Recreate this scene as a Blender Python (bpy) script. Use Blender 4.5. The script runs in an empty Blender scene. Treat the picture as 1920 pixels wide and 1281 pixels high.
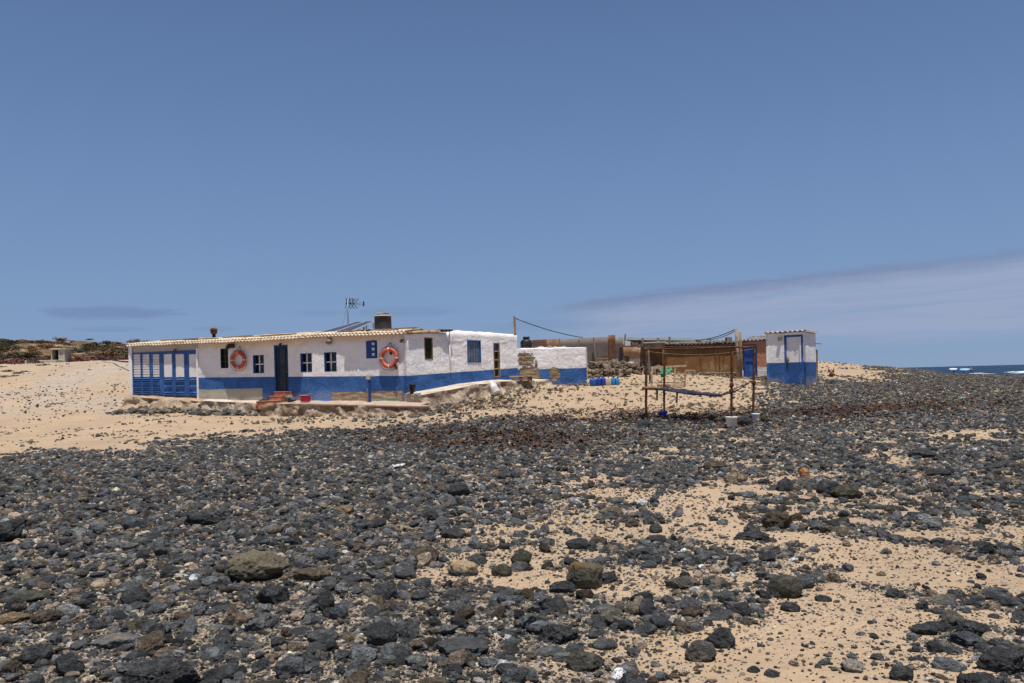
import bpy, bmesh, math, random
import numpy as np
from mathutils import Vector, Matrix, noise

C = bpy.context.scene
COL = C.collection
PI = math.pi

# ------------------------------------------------------------------ camera, sky, sun, exposure
F = 1600.0                 # focal length in pixels of the 1920 px wide photograph
V0 = 708.0                 # row of the eye-level horizon at the picture's centre column
ROLL = math.radians(1.45)
CAMZ = 1.6
cr, sr = math.cos(ROLL), math.sin(ROLL)

cd = bpy.data.cameras.new('camera')
cam = bpy.data.objects.new('camera', cd)
COL.objects.link(cam)
cd.sensor_width = 36.0
cd.lens = 36.0 * F / 1920.0
cd.shift_y = (V0 - 640.5) / 1920.0
cd.clip_start = 0.1
cd.clip_end = 60000.0
cam.matrix_world = Matrix(((cr, sr, 0, 0), (0, 0, -1, 0), (-sr, cr, 0, CAMZ), (0, 0, 0, 1)))
C.camera = cam

SUN_EL = math.radians(76)
SUN_AZ = math.atan2(0.22, -0.97)          # measured from +Y towards +X
SDIR = Vector((math.sin(SUN_AZ) * math.cos(SUN_EL), math.cos(SUN_AZ) * math.cos(SUN_EL), math.sin(SUN_EL)))
sl = bpy.data.lights.new('sun', 'SUN')
sl.energy = 4.8
sl.angle = math.radians(0.55)
sl.color = (1.0, 0.95, 0.88)
so = bpy.data.objects.new('sun', sl)
so.rotation_euler = SDIR.to_track_quat('Z', 'Y').to_euler()
COL.objects.link(so)

C.view_settings.view_transform = 'Standard'
C.view_settings.look = 'None'
C.view_settings.exposure = 0.1
C.view_settings.gamma = 1.0


# ------------------------------------------------------------------ node helpers
class NT:
    def __init__(s, tree):
        s.t = tree
        s.t.nodes.clear()

    def n(s, typ, **kw):
        nd = s.t.nodes.new(typ)
        for k, v in kw.items():
            setattr(nd, k, v)
        return nd

    def put(s, sock, v):
        if isinstance(v, bpy.types.NodeSocket):
            s.t.links.new(v, sock)
        elif v is not None:
            if hasattr(sock, 'default_value'):
                try:
                    if sock.type == 'RGBA' and len(v) == 3:
                        v = (*v, 1.0)
                except TypeError:
                    pass
                sock.default_value = v

    def m(s, op, a, b=None, c=None, clamp=False):
        nd = s.n('ShaderNodeMath', operation=op, use_clamp=clamp)
        s.put(nd.inputs[0], a)
        if b is not None: s.put(nd.inputs[1], b)
        if c is not None: s.put(nd.inputs[2], c)
        return nd.outputs[0]

    def mix(s, f, a, b, blend='MIX'):
        nd = s.n('ShaderNodeMix', data_type='RGBA', blend_type=blend)
        s.put(nd.inputs[0], f); s.put(nd.inputs[6], a); s.put(nd.inputs[7], b)
        return nd.outputs[2]

    def noise(s, vec, scale, detail=3, rough=0.55, dist=0.0):
        nd = s.n('ShaderNodeTexNoise')
        if vec is not None: s.put(nd.inputs['Vector'], vec)
        nd.inputs['Scale'].default_value = scale
        nd.inputs['Detail'].default_value = detail
        nd.inputs['Roughness'].default_value = rough
        nd.inputs['Distortion'].default_value = dist
        return nd.outputs['Fac']

    def voro(s, vec, scale, feature='F1', out='Distance', rnd=1.0):
        nd = s.n('ShaderNodeTexVoronoi', feature=feature)
        if vec is not None: s.put(nd.inputs['Vector'], vec)
        nd.inputs['Scale'].default_value = scale
        nd.inputs['Randomness'].default_value = rnd
        return nd.outputs[out]

    def ss(s, v, lo, hi, a=0.0, b=1.0):
        nd = s.n('ShaderNodeMapRange', interpolation_type='SMOOTHSTEP')
        s.put(nd.inputs[0], v); s.put(nd.inputs[1], lo); s.put(nd.inputs[2], hi)
        s.put(nd.inputs[3], a); s.put(nd.inputs[4], b)
        return nd.outputs[0]

    def lin(s, v, lo, hi, a=0.0, b=1.0):
        nd = s.n('ShaderNodeMapRange')
        s.put(nd.inputs[0], v); s.put(nd.inputs[1], lo); s.put(nd.inputs[2], hi)
        s.put(nd.inputs[3], a); s.put(nd.inputs[4], b)
        return nd.outputs[0]

    def scale3(s, vec, sx, sy, sz):
        nd = s.n('ShaderNodeMapping')
        s.put(nd.inputs[0], vec)
        nd.inputs['Scale'].default_value = (sx, sy, sz)
        return nd.outputs[0]

    def sep(s, vec):
        nd = s.n('ShaderNodeSeparateXYZ'); s.put(nd.inputs[0], vec)
        return nd.outputs

    def bump(s, h, strength, dist=0.02):
        nd = s.n('ShaderNodeBump')
        nd.inputs['Strength'].default_value = strength
        nd.inputs['Distance'].default_value = dist
        s.put(nd.inputs['Height'], h)
        return nd.outputs[0]

    def coord(s, which='Object'):
        return s.n('ShaderNodeTexCoord').outputs[which]

    def pos(s):
        return s.n('ShaderNodeNewGeometry').outputs['Position']

    def attr(s, name, out='Color'):
        return s.n('ShaderNodeAttribute', attribute_name=name).outputs[out]

    def mul3(s, col, f):
        nd = s.n('ShaderNodeVectorMath', operation='SCALE')
        s.put(nd.inputs[0], col); s.put(nd.inputs[3], f)
        return nd.outputs[0]

    def surf(s, color, rough=0.8, bump=None, metal=0.0, spec=0.3, **kw):
        b = s.n('ShaderNodeBsdfPrincipled')
        s.put(b.inputs['Base Color'], color); s.put(b.inputs['Roughness'], rough)
        s.put(b.inputs['Metallic'], metal); b.inputs['Specular IOR Level'].default_value = spec
        if bump is not None: s.put(b.inputs['Normal'], bump)
        for k, v in kw.items():
            s.put(b.inputs[k], v)
        o = s.n('ShaderNodeOutputMaterial')
        s.t.links.new(b.outputs[0], o.inputs[0])
        return b


def newmat(name):
    m = bpy.data.materials.new(name)
    m.use_nodes = True
    return m, NT(m.node_tree)


def mat(name, col, rough=0.75, var=0.2, scale=5.0, bump=0.25, bscale=40.0, col2=None, amt=0.5, sc2=3.0,
        metal=0.0, spec=0.3, bd=0.01):
    """A painted / weathered surface: colour with mottling, a second colour in worn patches, fine relief."""
    m, t = newmat(name)
    p = t.coord('Object')
    f = t.noise(p, scale, 5, 0.6)
    f = t.lin(f, 0.3, 0.7, 1 - var, 1 + var)
    c = t.mul3((col[0], col[1], col[2]), f)
    if col2 is not None:
        g = t.noise(p, sc2, 6, 0.65, 0.4)
        g = t.ss(g, 0.62 - 0.28 * amt, 0.72 - 0.28 * amt)
        c = t.mix(g, c, t.mul3(col2, f))
    b = t.bump(t.noise(p, bscale, 4, 0.6), bump, bd) if bump else None
    r = t.lin(t.noise(p, scale * 2.3, 3), 0.3, 0.7, max(0.02, rough - 0.1), min(1, rough + 0.1))
    t.surf(c, r, b, metal, spec)
    return m


# ------------------------------------------------------------------ sky (world): clear sky with a lens cloud and small clouds
W = bpy.data.worlds.new('World')
C.world = W
W.use_nodes = True
w = NT(W.node_tree)
sky = w.n('ShaderNodeTexSky', sky_type='NISHITA')
sky.sun_disc = False
sky.sun_elevation = SUN_EL
sky.sun_rotation = SUN_AZ
sky.altitude = 0.0
sky.air_density = 1.0
sky.dust_density = 0.0
sky.ozone_density = 4.0
gd = w.coord('Generated')
gx, gy, gz = w.sep(gd)
az = w.m('ARCTAN2', gx, gy)
el = w.m('ARCSINE', gz)
skyc = sky.outputs[0]
cv = w.n('ShaderNodeCombineXYZ')
w.put(cv.inputs[0], az); w.put(cv.inputs[1], w.m('MULTIPLY', el, 7.0)); cv.inputs[2].default_value = 0.0
n1 = w.noise(cv.outputs[0], 5.0, 7, 0.62, 0.5)
n2 = w.noise(cv.outputs[0], 18.0, 6, 0.65, 0.6)
# long lens-shaped bank on the right: upper edge climbs to the right, lower edge dissolves
up = w.m('ADD', w.m('MULTIPLY', w.m('POWER', w.m('MAXIMUM', w.m('SUBTRACT', az, 0.045), 0.0), 0.62), 0.056), 0.083)
up = w.m('ADD', up, w.m('MULTIPLY', w.m('SUBTRACT', n2, 0.5), 0.016))
d_up = w.m('SUBTRACT', up, el)
m_up = w.ss(d_up, -0.001, 0.010)
m_lo = w.ss(w.m('ADD', el, w.m('MULTIPLY', w.m('SUBTRACT', n1, 0.5), 0.05)), 0.012, 0.058)
m_l = w.ss(w.m('ADD', az, w.m('MULTIPLY', w.m('SUBTRACT', n1, 0.5), 0.22)), 0.02, 0.13)
big = w.m('MULTIPLY', w.m('MULTIPLY', m_up, m_lo), m_l)
big = w.m('MULTIPLY', big, w.lin(n1, 0.25, 0.75, 0.8, 1.45), clamp=True)


def small_cloud(a0, e0, ra, re, lo, hi):
    da = w.m('DIVIDE', w.m('SUBTRACT', az, a0), ra)
    de = w.m('DIVIDE', w.m('SUBTRACT', el, e0), re)
    r2 = w.m('ADD', w.m('MULTIPLY', da, da), w.m('MULTIPLY', de, de))
    return w.ss(w.m('ADD', w.m('SUBTRACT', 1.0, r2), w.m('MULTIPLY', w.m('SUBTRACT', n2, 0.5), 2.4)), lo, hi)


sm = w.m('MULTIPLY', small_cloud(-0.435, 0.079, 0.088, 0.009, 0.0, 0.9), 0.75)
for a in ((-0.22, 0.079, 0.05, 0.005, 0.3), (-0.125, 0.080, 0.07, 0.008, 0.4), (-0.44, 0.062, 0.045, 0.004, 0.35),
          (-0.33, 0.062, 0.03, 0.004, 0.3), (0.05, 0.06, 0.12, 0.008, 0.25)):
    sm = w.m('MAXIMUM', sm, w.m('MULTIPLY', small_cloud(a[0], a[1], a[2], a[3], 0.0, 1.0), a[4]))
c3 = w.n('ShaderNodeCombineXYZ')
w.put(c3.inputs[0], w.m('MULTIPLY', az, 3.0)); w.put(c3.inputs[1], w.m('MULTIPLY', w.m('SUBTRACT', el, w.m('MULTIPLY', az, .035)), 46.0)); c3.inputs[2].default_value = 4.0
n3 = w.noise(c3.outputs[0], 1.6, 8, 0.62, 0.9)
big = w.m('MULTIPLY', big, w.lin(n3, .34, .66, 0.5, 1.3), clamp=True)
edge = w.m('MULTIPLY', w.ss(d_up, 0.004, 0.026, 1.0, 0.0), 0.85)
CL_LIT, CL_EDGE = (4.0, 4.85, 6.9), (2.15, 2.85, 4.9)
SKY_SAT, SKY_VAL = 1.0, 1.0
hs = w.n('ShaderNodeHueSaturation')
hs.inputs['Saturation'].default_value = SKY_SAT
hs.inputs['Value'].default_value = SKY_VAL
w.put(hs.inputs['Color'], skyc)
# the clear, dry trade-wind sky of the coast: deep blue above, paling to a soft blue at the horizon
rp = w.n('ShaderNodeValToRGB')
rp.color_ramp.interpolation = 'B_SPLINE'
w.put(rp.inputs[0], w.lin(el, 0.0, 0.6))
KB = 0.94 / 0.075
for i, (ps, c) in enumerate(((0.0, (.212, .325, .530)), (.12, (.205, .318, .530)), (.28, (.174, .284, .505)), (.48, (.130, .227, .435)), (.70, (.100, .172, .345)), (1.0, (.075, .135, .295)))):
    e = rp.color_ramp.elements[i] if i < 2 else rp.color_ramp.elements.new(ps)
    e.position = ps; e.color = (*c, 1)
band = w.n('ShaderNodeVectorMath', operation='SCALE')
w.put(band.inputs[0], rp.outputs[0]); band.inputs[3].default_value = KB
skyb = w.mix(w.ss(el, .45, .9, .9, 0.0), hs.outputs[0], band.outputs[0])
cc = w.mix(edge, CL_LIT, CL_EDGE)
c1 = w.mix(w.m('MULTIPLY', big, 0.9), skyb, cc)
c1 = w.mix(w.m('MULTIPLY', sm, 0.75), c1, (2.0, 2.85, 5.1))
bg = w.n('ShaderNodeBackground')
bg.inputs['Strength'].default_value = 0.075
w.put(bg.inputs[0], c1)
wo = w.n('ShaderNodeOutputWorld')
w.t.links.new(bg.outputs[0], wo.inputs[0])


# ------------------------------------------------------------------ picture <-> place
def ray(u, v):
    a, b = (u - 960) / F, -(v - V0) / F
    return Vector((a * cr + b * sr, 1.0, -a * sr + b * cr))


def at(u, v, Y):
    return Vector((0, 0, CAMZ)) + ray(u, v) * Y


def proj(x, y, z):
    dz = z - CAMZ
    xx, zz = x * cr - dz * sr, x * sr + dz * cr
    y = np.maximum(y, 0.05)
    return 960 + F * xx / y, V0 - F * zz / y


# ------------------------------------------------------------------ relief of the ground
_rs = np.random.RandomState(7)
_LAT = _rs.rand(256, 256)


def vnoise(x, y, seed=0):
    x = np.asarray(x, float) + seed * 17.13; y = np.asarray(y, float) + seed * 9.71
    xi, yi = np.floor(x).astype(int), np.floor(y).astype(int)
    fx, fy = x - xi, y - yi
    fx = fx * fx * (3 - 2 * fx); fy = fy * fy * (3 - 2 * fy)
    g = lambda i, j: _LAT[i & 255, j & 255]
    return (g(xi, yi) * (1 - fx) + g(xi + 1, yi) * fx) * (1 - fy) + (g(xi, yi + 1) * (1 - fx) + g(xi + 1, yi + 1) * fx) * fy


def fnoise(x, y, s, seed=0, octv=3):
    a, t, k = 0.0, 0.0, 1.0
    for o in range(octv):
        a = a + k * vnoise(x / s * 2 ** o, y / s * 2 ** o, seed + o); t += k; k *= 0.5
    return a / t


def sstep(a, b, x):
    t = np.clip((x - a) / (b - a), 0, 1)
    return t * t * (3 - 2 * t)


def H(x, y):
    x = np.asarray(x, float); y = np.asarray(y, float)
    gl = np.interp(y, [-50, 20, 25, 30, 35, 40, 50, 60, 75, 88, 100, 140, 400, 4000],
                   [0, 0, .06, .30, .56, 1.0, 2.15, 3.35, 4.1, 6.2, 7.0, 6.1, 8, 20])
    hillx = np.interp(x, [-90, -62, -50, -44, -28], [1.05, 1.10, .95, .74, .3])
    gl = np.where(y > 75, 4.1 + (gl - 4.1) * hillx, gl)
    gm = np.interp(y, [-50, 15, 20, 24, 27, 30, 32, 35, 38, 42, 50, 60, 100, 400, 4000],
                   [0, 0, .12, .25, .40, .58, .75, 1.10, 1.35, 1.75, 1.9, 2.1, 3.2, 6, 15])
    uq = 960 + F * x / np.maximum(y, 22)
    rdg = np.interp(uq, [1333, 1493, 1560, 1640, 1700, 1740, 1760, 1800, 1850, 1920, 2160, 3000], [2.2, 2.35, 2.15, 1.70, 1.50, 1.32, 1.10, .95, .88, .78, .5, .1])
    g45 = np.minimum(1.5, .26 + .75 * rdg)
    gn = np.interp(y, [-50, 15, 20, 27, 32, 38, 45], [0, 0, .19, .37, .7, .95, 1.2])
    t1 = np.clip((y - 38) / 7, 0, 1); t2 = np.clip((y - 45) / 15, 0, 1)
    gr = np.where(y < 38, gn, np.where(y < 45, .95 + (g45 - .95) * t1, g45 + (rdg - g45) * t2))
    gr = np.where(y > 60, rdg + (-2.8 - rdg) * np.clip((y - 60) / 38, 0, 1), gr)
    wl = 1 - sstep(-6, 1, x)
    wr = sstep(10, 16, x)
    z = gm * (1 - wl) * (1 - wr) + gl * wl * (1 - wr) + gr * wr
    z = z + 0.30 * np.exp(-((x - 5.0) / 2.2) ** 2 - ((y - 40.6) / 1.4) ** 2)
    z = z - 0.32 * np.exp(-((x - 11.0) / 1.7) ** 2 - ((y - 40.0) / 2.4) ** 2)
    z = z - 0.12 * np.exp(-((x - 12.2) / 1.8) ** 2 - ((y - 35.4) / 1.3) ** 2)
    amp = 0.05 + 0.10 * sstep(24, 40, y) * (1 - .6 * wr) + 0.5 * sstep(70, 90, y) * wl
    z = z + (fnoise(x, y, 2.6, 3) - 0.5) * amp * 2 * sstep(2, 6, np.abs(y)) + (fnoise(x, y, 9.0, 5, 2) - .5) * 0.16 * sstep(3, 14, y) * (1 - .6 * wr * sstep(30, 45, y)) \
        + (fnoise(x, y, 5.0, 15, 3) - .5) * 1.5 * sstep(78, 92, y) * wl
    return z


def Hs(x, y):
    return float(H(x, y))


def on_ground(u, v):
    r = ray(u, v)
    lo, t = 0.0, 2.5
    while t < 140:
        p = Vector((0, 0, CAMZ)) + r * t
        if p.z <= Hs(p.x, p.y):
            a, b = lo, t
            for _ in range(14):
                mdl = (a + b) / 2; q = Vector((0, 0, CAMZ)) + r * mdl
                if q.z <= Hs(q.x, q.y): b = mdl
                else: a = mdl
            return Vector((0, 0, CAMZ)) + r * b
        lo = t; t *= 1.01
    return Vector((0, 0, CAMZ)) + r * t


# coverage of dark stone over the beach, read off the photograph by picture column and row
_U = [-400, 0, 160, 320, 480, 640, 800, 960, 1120, 1280, 1440, 1600, 1760, 1920, 2300]
_COV = [
    (640, [.12, .12, .12, .12, .1, .1, .1, .1, .1, .1, .1, .1, .5, .6, .6]),
    (680, [.12, .12, .12, .12, .2, .2, .2, .2, .2, .2, .2, .12, .85, .95, .95]),
    (700, [.14, .14, .15, .2, .3, .3, .3, .3, .3, .3, .2, .10, .92, .97, .97]),
    (714, [.16, .16, .16, .22, .3, .3, .3, .3, .3, .3, .4, .55, .95, .97, .97]),
    (730, [.28, .28, .2, .35, .25, .3, .35, .3, .3, .28, .5, .93, .97, .97, .97]),
    (765, [.28, .28, .3, .5, .12, .12, .45, .3, .25, .5, .8, .95, .95, .95, .95]),
    (785, [.08, .08, .06, .1, .04, .06, .35, .6, .72, .85, .85, .9, .9, .9, .9]),
    (800, [.05, .05, .06, .06, .06, .12, .85, .95, .9, .8, .75, .75, .8, .75, .7]),
    (812, [.06, .06, .14, .14, .25, .88, 1., 1., .95, .85, .75, .6, .42, .33, .3]),
    (835, [.08, .08, .16, .3, .9, 1., 1., 1., .95, .9, .85, .8, .8, .75, .7]),
    (850, [.06, .06, .45, .9, 1., 1., 1., 1., .93, .84, .82, .78, .78, .72, .7]),
    (868, [.95, .95, 1., 1., 1., 1., 1., 1., .86, .75, .74, .72, .75, .73, .7]),
    (890, [1., 1., 1., 1., 1., 1., 1., .93, .70, .6, .62, .66, .72, .74, .7]),
    (920, [1., 1., 1., 1., 1., 1., .95, .8, .5, .45, .53, .5, .6, .7, .7]),
    (960, [1., 1., 1., 1., 1., 1., .95, .75, .57, .5, .5, .36, .5, .62, .6]),
    (1000, [1., 1., 1., 1., 1., 1., .92, .7, .5, .45, .45, .38, .42, .5, .5]),
    (1050, [1., 1., 1., 1., 1., .97, .9, .64, .45, .48, .38, .24, .28, .42, .4]),
    (1100, [1., 1., 1., 1., 1., .93, .85, .5, .40, .40, .42, .15, .2, .32, .3]),
    (1150, [1., 1., 1., 1., 1., .93, .86, .68, .5, .48, .33, .17, .2, .28, .3]),
    (1200, [1., 1., 1., 1., 1., .92, .86, .78, .66, .45, .2, .15, .28, .33, .3]),
    (1240, [1., 1., 1., 1., 1., .92, .86, .78, .58, .36, .15, .2, .33, .38, .4]),
    (1281, [1., 1., 1., 1., 1., .92, .86, .78, .56, .34, .15, .2, .35, .4, .4]),
    (2000, [1., 1., 1., 1., 1., .9, .8, .7, .5, .3, .2, .2, .3, .4, .4])]
_CV = np.array([r[0] for r in _COV], float)
_CT = np.array([r[1] for r in _COV], float)
_CU = np.array(_U, float)


def cover(u, v):
    u = np.clip(u, _CU[0], _CU[-1] - 1e-6); v = np.clip(v, _CV[0], _CV[-1] - 1e-6)
    i = np.clip(np.searchsorted(_CU, u, 'right') - 1, 0, len(_CU) - 2)
    j = np.clip(np.searchsorted(_CV, v, 'right') - 1, 0, len(_CV) - 2)
    fu = (u - _CU[i]) / (_CU[i + 1] - _CU[i]); fv = (v - _CV[j]) / (_CV[j + 1] - _CV[j])
    return (_CT[j, i] * (1 - fu) + _CT[j, i + 1] * fu) * (1 - fv) + (_CT[j + 1, i] * (1 - fu) + _CT[j + 1, i + 1] * fu) * fv


def stone_prob(x, y):
    z = H(x, y)
    u, v = proj(x, y, z)
    c = cover(u, v)
    c = np.where((u > 1050) & (v > 815) & (v < 1010), c * .92, c)
    nn = np.clip((.58 * fnoise(x, y, 0.95, 21, 3) + .42 * fnoise(x, y, 0.27, 25, 3) - 0.5) * 2.3 + 0.5, 0, 1)
    p = sstep(1 - c - .27, 1 - c + .27, nn)
    p = np.maximum(p, 0.10 * c)
    p = np.where(c > .96, 1.0, p)
    thin = sstep(792, 770, v) * sstep(1480, 1380, u)          # the slope up to the houses: gravel spread evenly
    p = p * (1 - thin) + thin * np.clip(c * (.10 + .75 * nn) * np.where(u < 420, .40, .52), 0, 1)
    return p, u, v, c


def weed_prob(x, y, u, v):
    """Dry brown seaweed: the drift lines on the stones."""
    a = np.exp(-((u - 930) / 170.) ** 2 - ((v - 822) / 17.) ** 2)
    b = np.exp(-((u - 1300) / 190.) ** 2 - ((v - 784) / 13.) ** 2)
    c = np.exp(-((u - 1600) / 210.) ** 2 - ((v - 772 + (u - 1600) * .05) / 10.) ** 2)
    d = 0.6 * np.exp(-((u - 1060) / 130.) ** 2 - ((v - 790) / 9.) ** 2)
    e = 0.5 * np.exp(-((u - 740) / 110.) ** 2 - ((v - 815) / 6.) ** 2)
    m = np.maximum.reduce([a, b, c, d, e])
    return m * sstep(.25, .55, fnoise(x, y, 0.7, 31, 3))


# ------------------------------------------------------------------ mesh helpers
def link(name, me, m=None, parent=None, smooth=False):
    o = bpy.data.objects.new(name, me)
    COL.objects.link(o)
    if m is not None:
        for q in (m if isinstance(m, (list, tuple)) else [m]):
            me.materials.append(q)
    if smooth: me.shade_smooth()
    else: me.shade_flat()
    if parent is not None:
        o.parent = parent
    return o


def origin(p):
    v = Vector((0, 0, 0))
    while p is not None:
        v = v + p.location; p = p.parent
    return v


class MB:
    def __init__(s):
        s.v, s.f, s.mi = [], [], []

    def add(s, vs, fs, mi=0):
        k = len(s.v)
        s.v += [Vector(a) for a in vs]
        s.f += [tuple(i + k for i in f) for f in fs]
        s.mi += [mi] * len(fs)
        return s

    def box(s, c, size, rz=0.0, mi=0, M=None):
        x, y, z = [q / 2 for q in size]
        vs = [Vector(p) for p in ((-x, -y, -z), (x, -y, -z), (x, y, -z), (-x, y, -z), (-x, -y, z), (x, -y, z), (x, y, z), (-x, y, z))]
        R = M if M is not None else Matrix.Rotation(rz, 3, 'Z')
        return s.add([R @ a + Vector(c) for a in vs],
                     [(0, 3, 2, 1), (4, 5, 6, 7), (0, 1, 5, 4), (1, 2, 6, 5), (2, 3, 7, 6), (3, 0, 4, 7)], mi)

    def bar(s, a, b, w, h, mi=0, up=(0, 0, 1)):
        a, b = Vector(a), Vector(b)
        d = (b - a); L = d.length; d.normalize()
        x = d.cross(Vector(up))
        if x.length < 1e-4: x = Vector((1, 0, 0))
        x.normalize(); y = x.cross(d).normalized()
        M = Matrix((x, d, y)).transposed()
        return s.box((a + b) / 2, (w, L, h), 0, mi, M)

    def tube(s, pts, r, n=8, mi=0, cap=True):
        pts = [Vector(p) for p in pts]
        rs = r if isinstance(r, (list, tuple)) else [r] * len(pts)
        k = len(s.v); ref = None
        for i, p in enumerate(pts):
            d = (pts[min(i + 1, len(pts) - 1)] - pts[max(i - 1, 0)]).normalized()
            if ref is None: ref = Vector((0, 0, 1)) if abs(d.z) < .9 else Vector((1, 0, 0))
            x = d.cross(ref).normalized(); y = x.cross(d).normalized(); ref = y
            for j in range(n):
                t = 2 * PI * j / n
                s.v.append(p + (x * math.cos(t) + y * math.sin(t)) * rs[i])
        for i in range(len(pts) - 1):
            for j in range(n):
                a, b = k + i * n + j, k + i * n + (j + 1) % n
                s.f.append((a, b, b + n, a + n)); s.mi.append(mi)
        if cap:
            s.f.append(tuple(k + j for j in reversed(range(n)))); s.mi.append(mi)
            s.f.append(tuple(k + (len(pts) - 1) * n + j for j in range(n))); s.mi.append(mi)
        return s

    def lathe(s, c, prof, n=24, mi=0, M=None):
        k = len(s.v); c = Vector(c)
        for r, z in prof:
            for j in range(n):
                t = 2 * PI * j / n
                p = Vector((r * math.cos(t), r * math.sin(t), z))
                s.v.append((M @ p if M is not None else p) + c)
        for i in range(len(prof) - 1):
            for j in range(n):
                a, b = k + i * n + j, k + i * n + (j + 1) % n
                s.f.append((a, b, b + n, a + n)); s.mi.append(mi)
        return s

    def grid(s, fn, nu, nv, mi=0):
        k = len(s.v)
        for i in range(nu + 1):
            for j in range(nv + 1):
                s.v.append(Vector(fn(i / nu, j / nv)))
        for i in range(nu):
            for j in range(nv):
                a = k + i * (nv + 1) + j
                s.f.append((a, a + nv + 1, a + nv + 2, a + 1)); s.mi.append(mi)
        return s

    def build(s, name, m, parent=None, smooth=False, bevel=0.0):
        o0 = origin(parent)
        me = bpy.data.meshes.new(name)
        me.from_pydata([v - o0 for v in s.v], [], s.f)
        if len(s.mi) and max(s.mi) > 0: me.polygons.foreach_set('material_index', s.mi)
        me.update()
        o = link(name, me, m, parent, smooth)
        if bevel:
            b = o.modifiers.new('bevel', 'BEVEL'); b.width = bevel; b.segments = 2; b.limit_method = 'ANGLE'
        return o


def tag(o, label, cat, group=None, kind=None):
    o['label'] = label; o['category'] = cat
    if group: o['group'] = group
    if kind: o['kind'] = kind
    return o


def thing(name, label, cat, loc=(0, 0, 0), group=None):
    o = bpy.data.objects.new(name, None)
    o.empty_display_size = 0.1
    COL.objects.link(o)
    o.location = loc
    return tag(o, label, cat, group)


def copy_tree(o, parent=None):
    c = o.copy(); COL.objects.link(c); c.parent = parent
    for ch in list(o.children):
        copy_tree(ch, c)
    return c


def lump(p, s, a, seed=0.0):
    """noise vector for worn, hand-made surfaces"""
    q = Vector((p[0] / s + seed, p[1] / s + seed * 1.7, p[2] / s - seed))
    return noise.noise_vector(q) * a


# ------------------------------------------------------------------ ground sheet
def graded(stops):
    """stops: list of (from, to, step)"""
    r = []
    for a, b, st in stops:
        r += list(np.arange(a, b, st))
    return np.array(sorted(set(np.round(r, 4))))


gxs = graded([(-4000, -400, 300), (-400, -100, 20), (-100, -46, 1.5), (-46, -22, .5), (-22, 48, .22), (48, 120, 3), (120, 420, 40)])
gys = graded([(-60, 0, 6), (0, 3, .5), (3, 64, .22), (64, 110, .8), (110, 400, 12), (400, 4001, 300)])
GX, GY = np.meshgrid(gxs, gys, indexing='ij')
GZ = H(GX, GY)
pp, uu, vv, cc_ = stone_prob(GX, GY)
wd = weed_prob(GX, GY, uu, vv)
nx, ny = GX.shape
gidx = np.arange(nx * ny).reshape(nx, ny)
gf = np.stack([gidx[:-1, :-1], gidx[1:, :-1], gidx[1:, 1:], gidx[:-1, 1:]], -1).reshape(-1, 4)


def fast_mesh(name, co, faces, attrs=None, smooth=False):
    me = bpy.data.meshes.new(name)
    n, k = len(co), faces.shape[1]
    me.vertices.add(n); me.vertices.foreach_set('co', np.ascontiguousarray(co, np.float32).ravel())
    me.loops.add(faces.size); me.loops.foreach_set('vertex_index', np.ascontiguousarray(faces, np.int32).ravel())
    me.polygons.add(len(faces)); me.polygons.foreach_set('loop_start', np.arange(0, faces.size, k, dtype=np.int32))
    for an, arr in (attrs or {}).items():
        a = me.attributes.new(an, 'FLOAT_COLOR', 'POINT')
        a.data.foreach_set('color', np.ascontiguousarray(arr, np.float32).ravel())
    me.update(calc_edges=True)
    me.validate()
    return me


# R: how stony, G: dry weed, B: pale gravel of the track, A: the overgrown stony hill
road = np.exp(-((vv - np.interp(uu, [-200, 60, 130, 250, 400], [800, 745, 712, 682, 672])) / np.interp(uu, [0, 250], [42, 15])) ** 2)
road = np.where((uu < 300) & (GY > 33) & (GY < 90) & (GX < -14), np.maximum(road * sstep(20, 90, uu), .62 * sstep(790, 765, vv) * sstep(.35, .62, fnoise(GX, GY, 3.5, 71, 3))), 0)
hill = np.where(GX < 5, sstep(70, 78, GY), 0)
ga = np.stack([pp, wd, road, hill], -1).reshape(-1, 4)
me = fast_mesh('ground', np.stack([GX, GY, GZ], -1).reshape(-1, 3), gf, {'cover': ga})
gm_, t = newmat('sand and grit')
P = t.pos()
a = t.n('ShaderNodeAttribute', attribute_name='cover')
sp = t.n('ShaderNodeSeparateColor'); t.put(sp.inputs[0], a.outputs['Color'])
stony, weed, roadf, hillf = sp.outputs[0], sp.outputs[1], sp.outputs[2], a.outputs['Alpha']
f1 = t.noise(P, 0.35, 6, 0.6)
f2 = t.noise(P, 9.0, 6, 0.65)
f3 = t.noise(P, 90.0, 4, 0.7)
sand = t.mix(t.ss(f1, .35, .65), (.465, .336, .218), (.40, .294, .193))
sand = t.mul3(sand, t.lin(f2, .3, .7, .90, 1.08))
sand = t.mul3(sand, t.lin(f3, .3, .7, .84, 1.14))
# scattered pale shell crumbs and dark grains, each a cell with its own colour
vc = t.voro(P, 42.0, out='Color')
vd = t.voro(P, 42.0, out='Distance')
vr = t.sep(vc)[0]
crumb_w = t.m('MULTIPLY', t.ss(vr, .70, .74), t.ss(vd, .30, .38, 1, 0))
crumb_d = t.m('MULTIPLY', t.ss(vr, .24, .28, 1, 0), t.ss(vd, .32, .40, 1, 0))
patch = t.ss(t.m('ADD', t.noise(P, 1.3, 4, .6), t.m('MULTIPLY', stony, .3)), .44, .62)
grav = t.mix(t.ss(t.sep(t.voro(P, 26.0, out='Color'))[1], .35, .75), (.085, .083, .080), (.42, .355, .28))
grav = t.mul3(grav, t.lin(f3, .25, .75, .6, 1.35))
gmask = t.m('MULTIPLY', t.ss(t.m('ADD', stony, t.m('MULTIPLY', t.m('SUBTRACT', f2, .5), .9)), .35, .95), .72)
col = t.mix(t.m('MULTIPLY', crumb_w, patch), sand, (.72, .62, .50))
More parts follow.
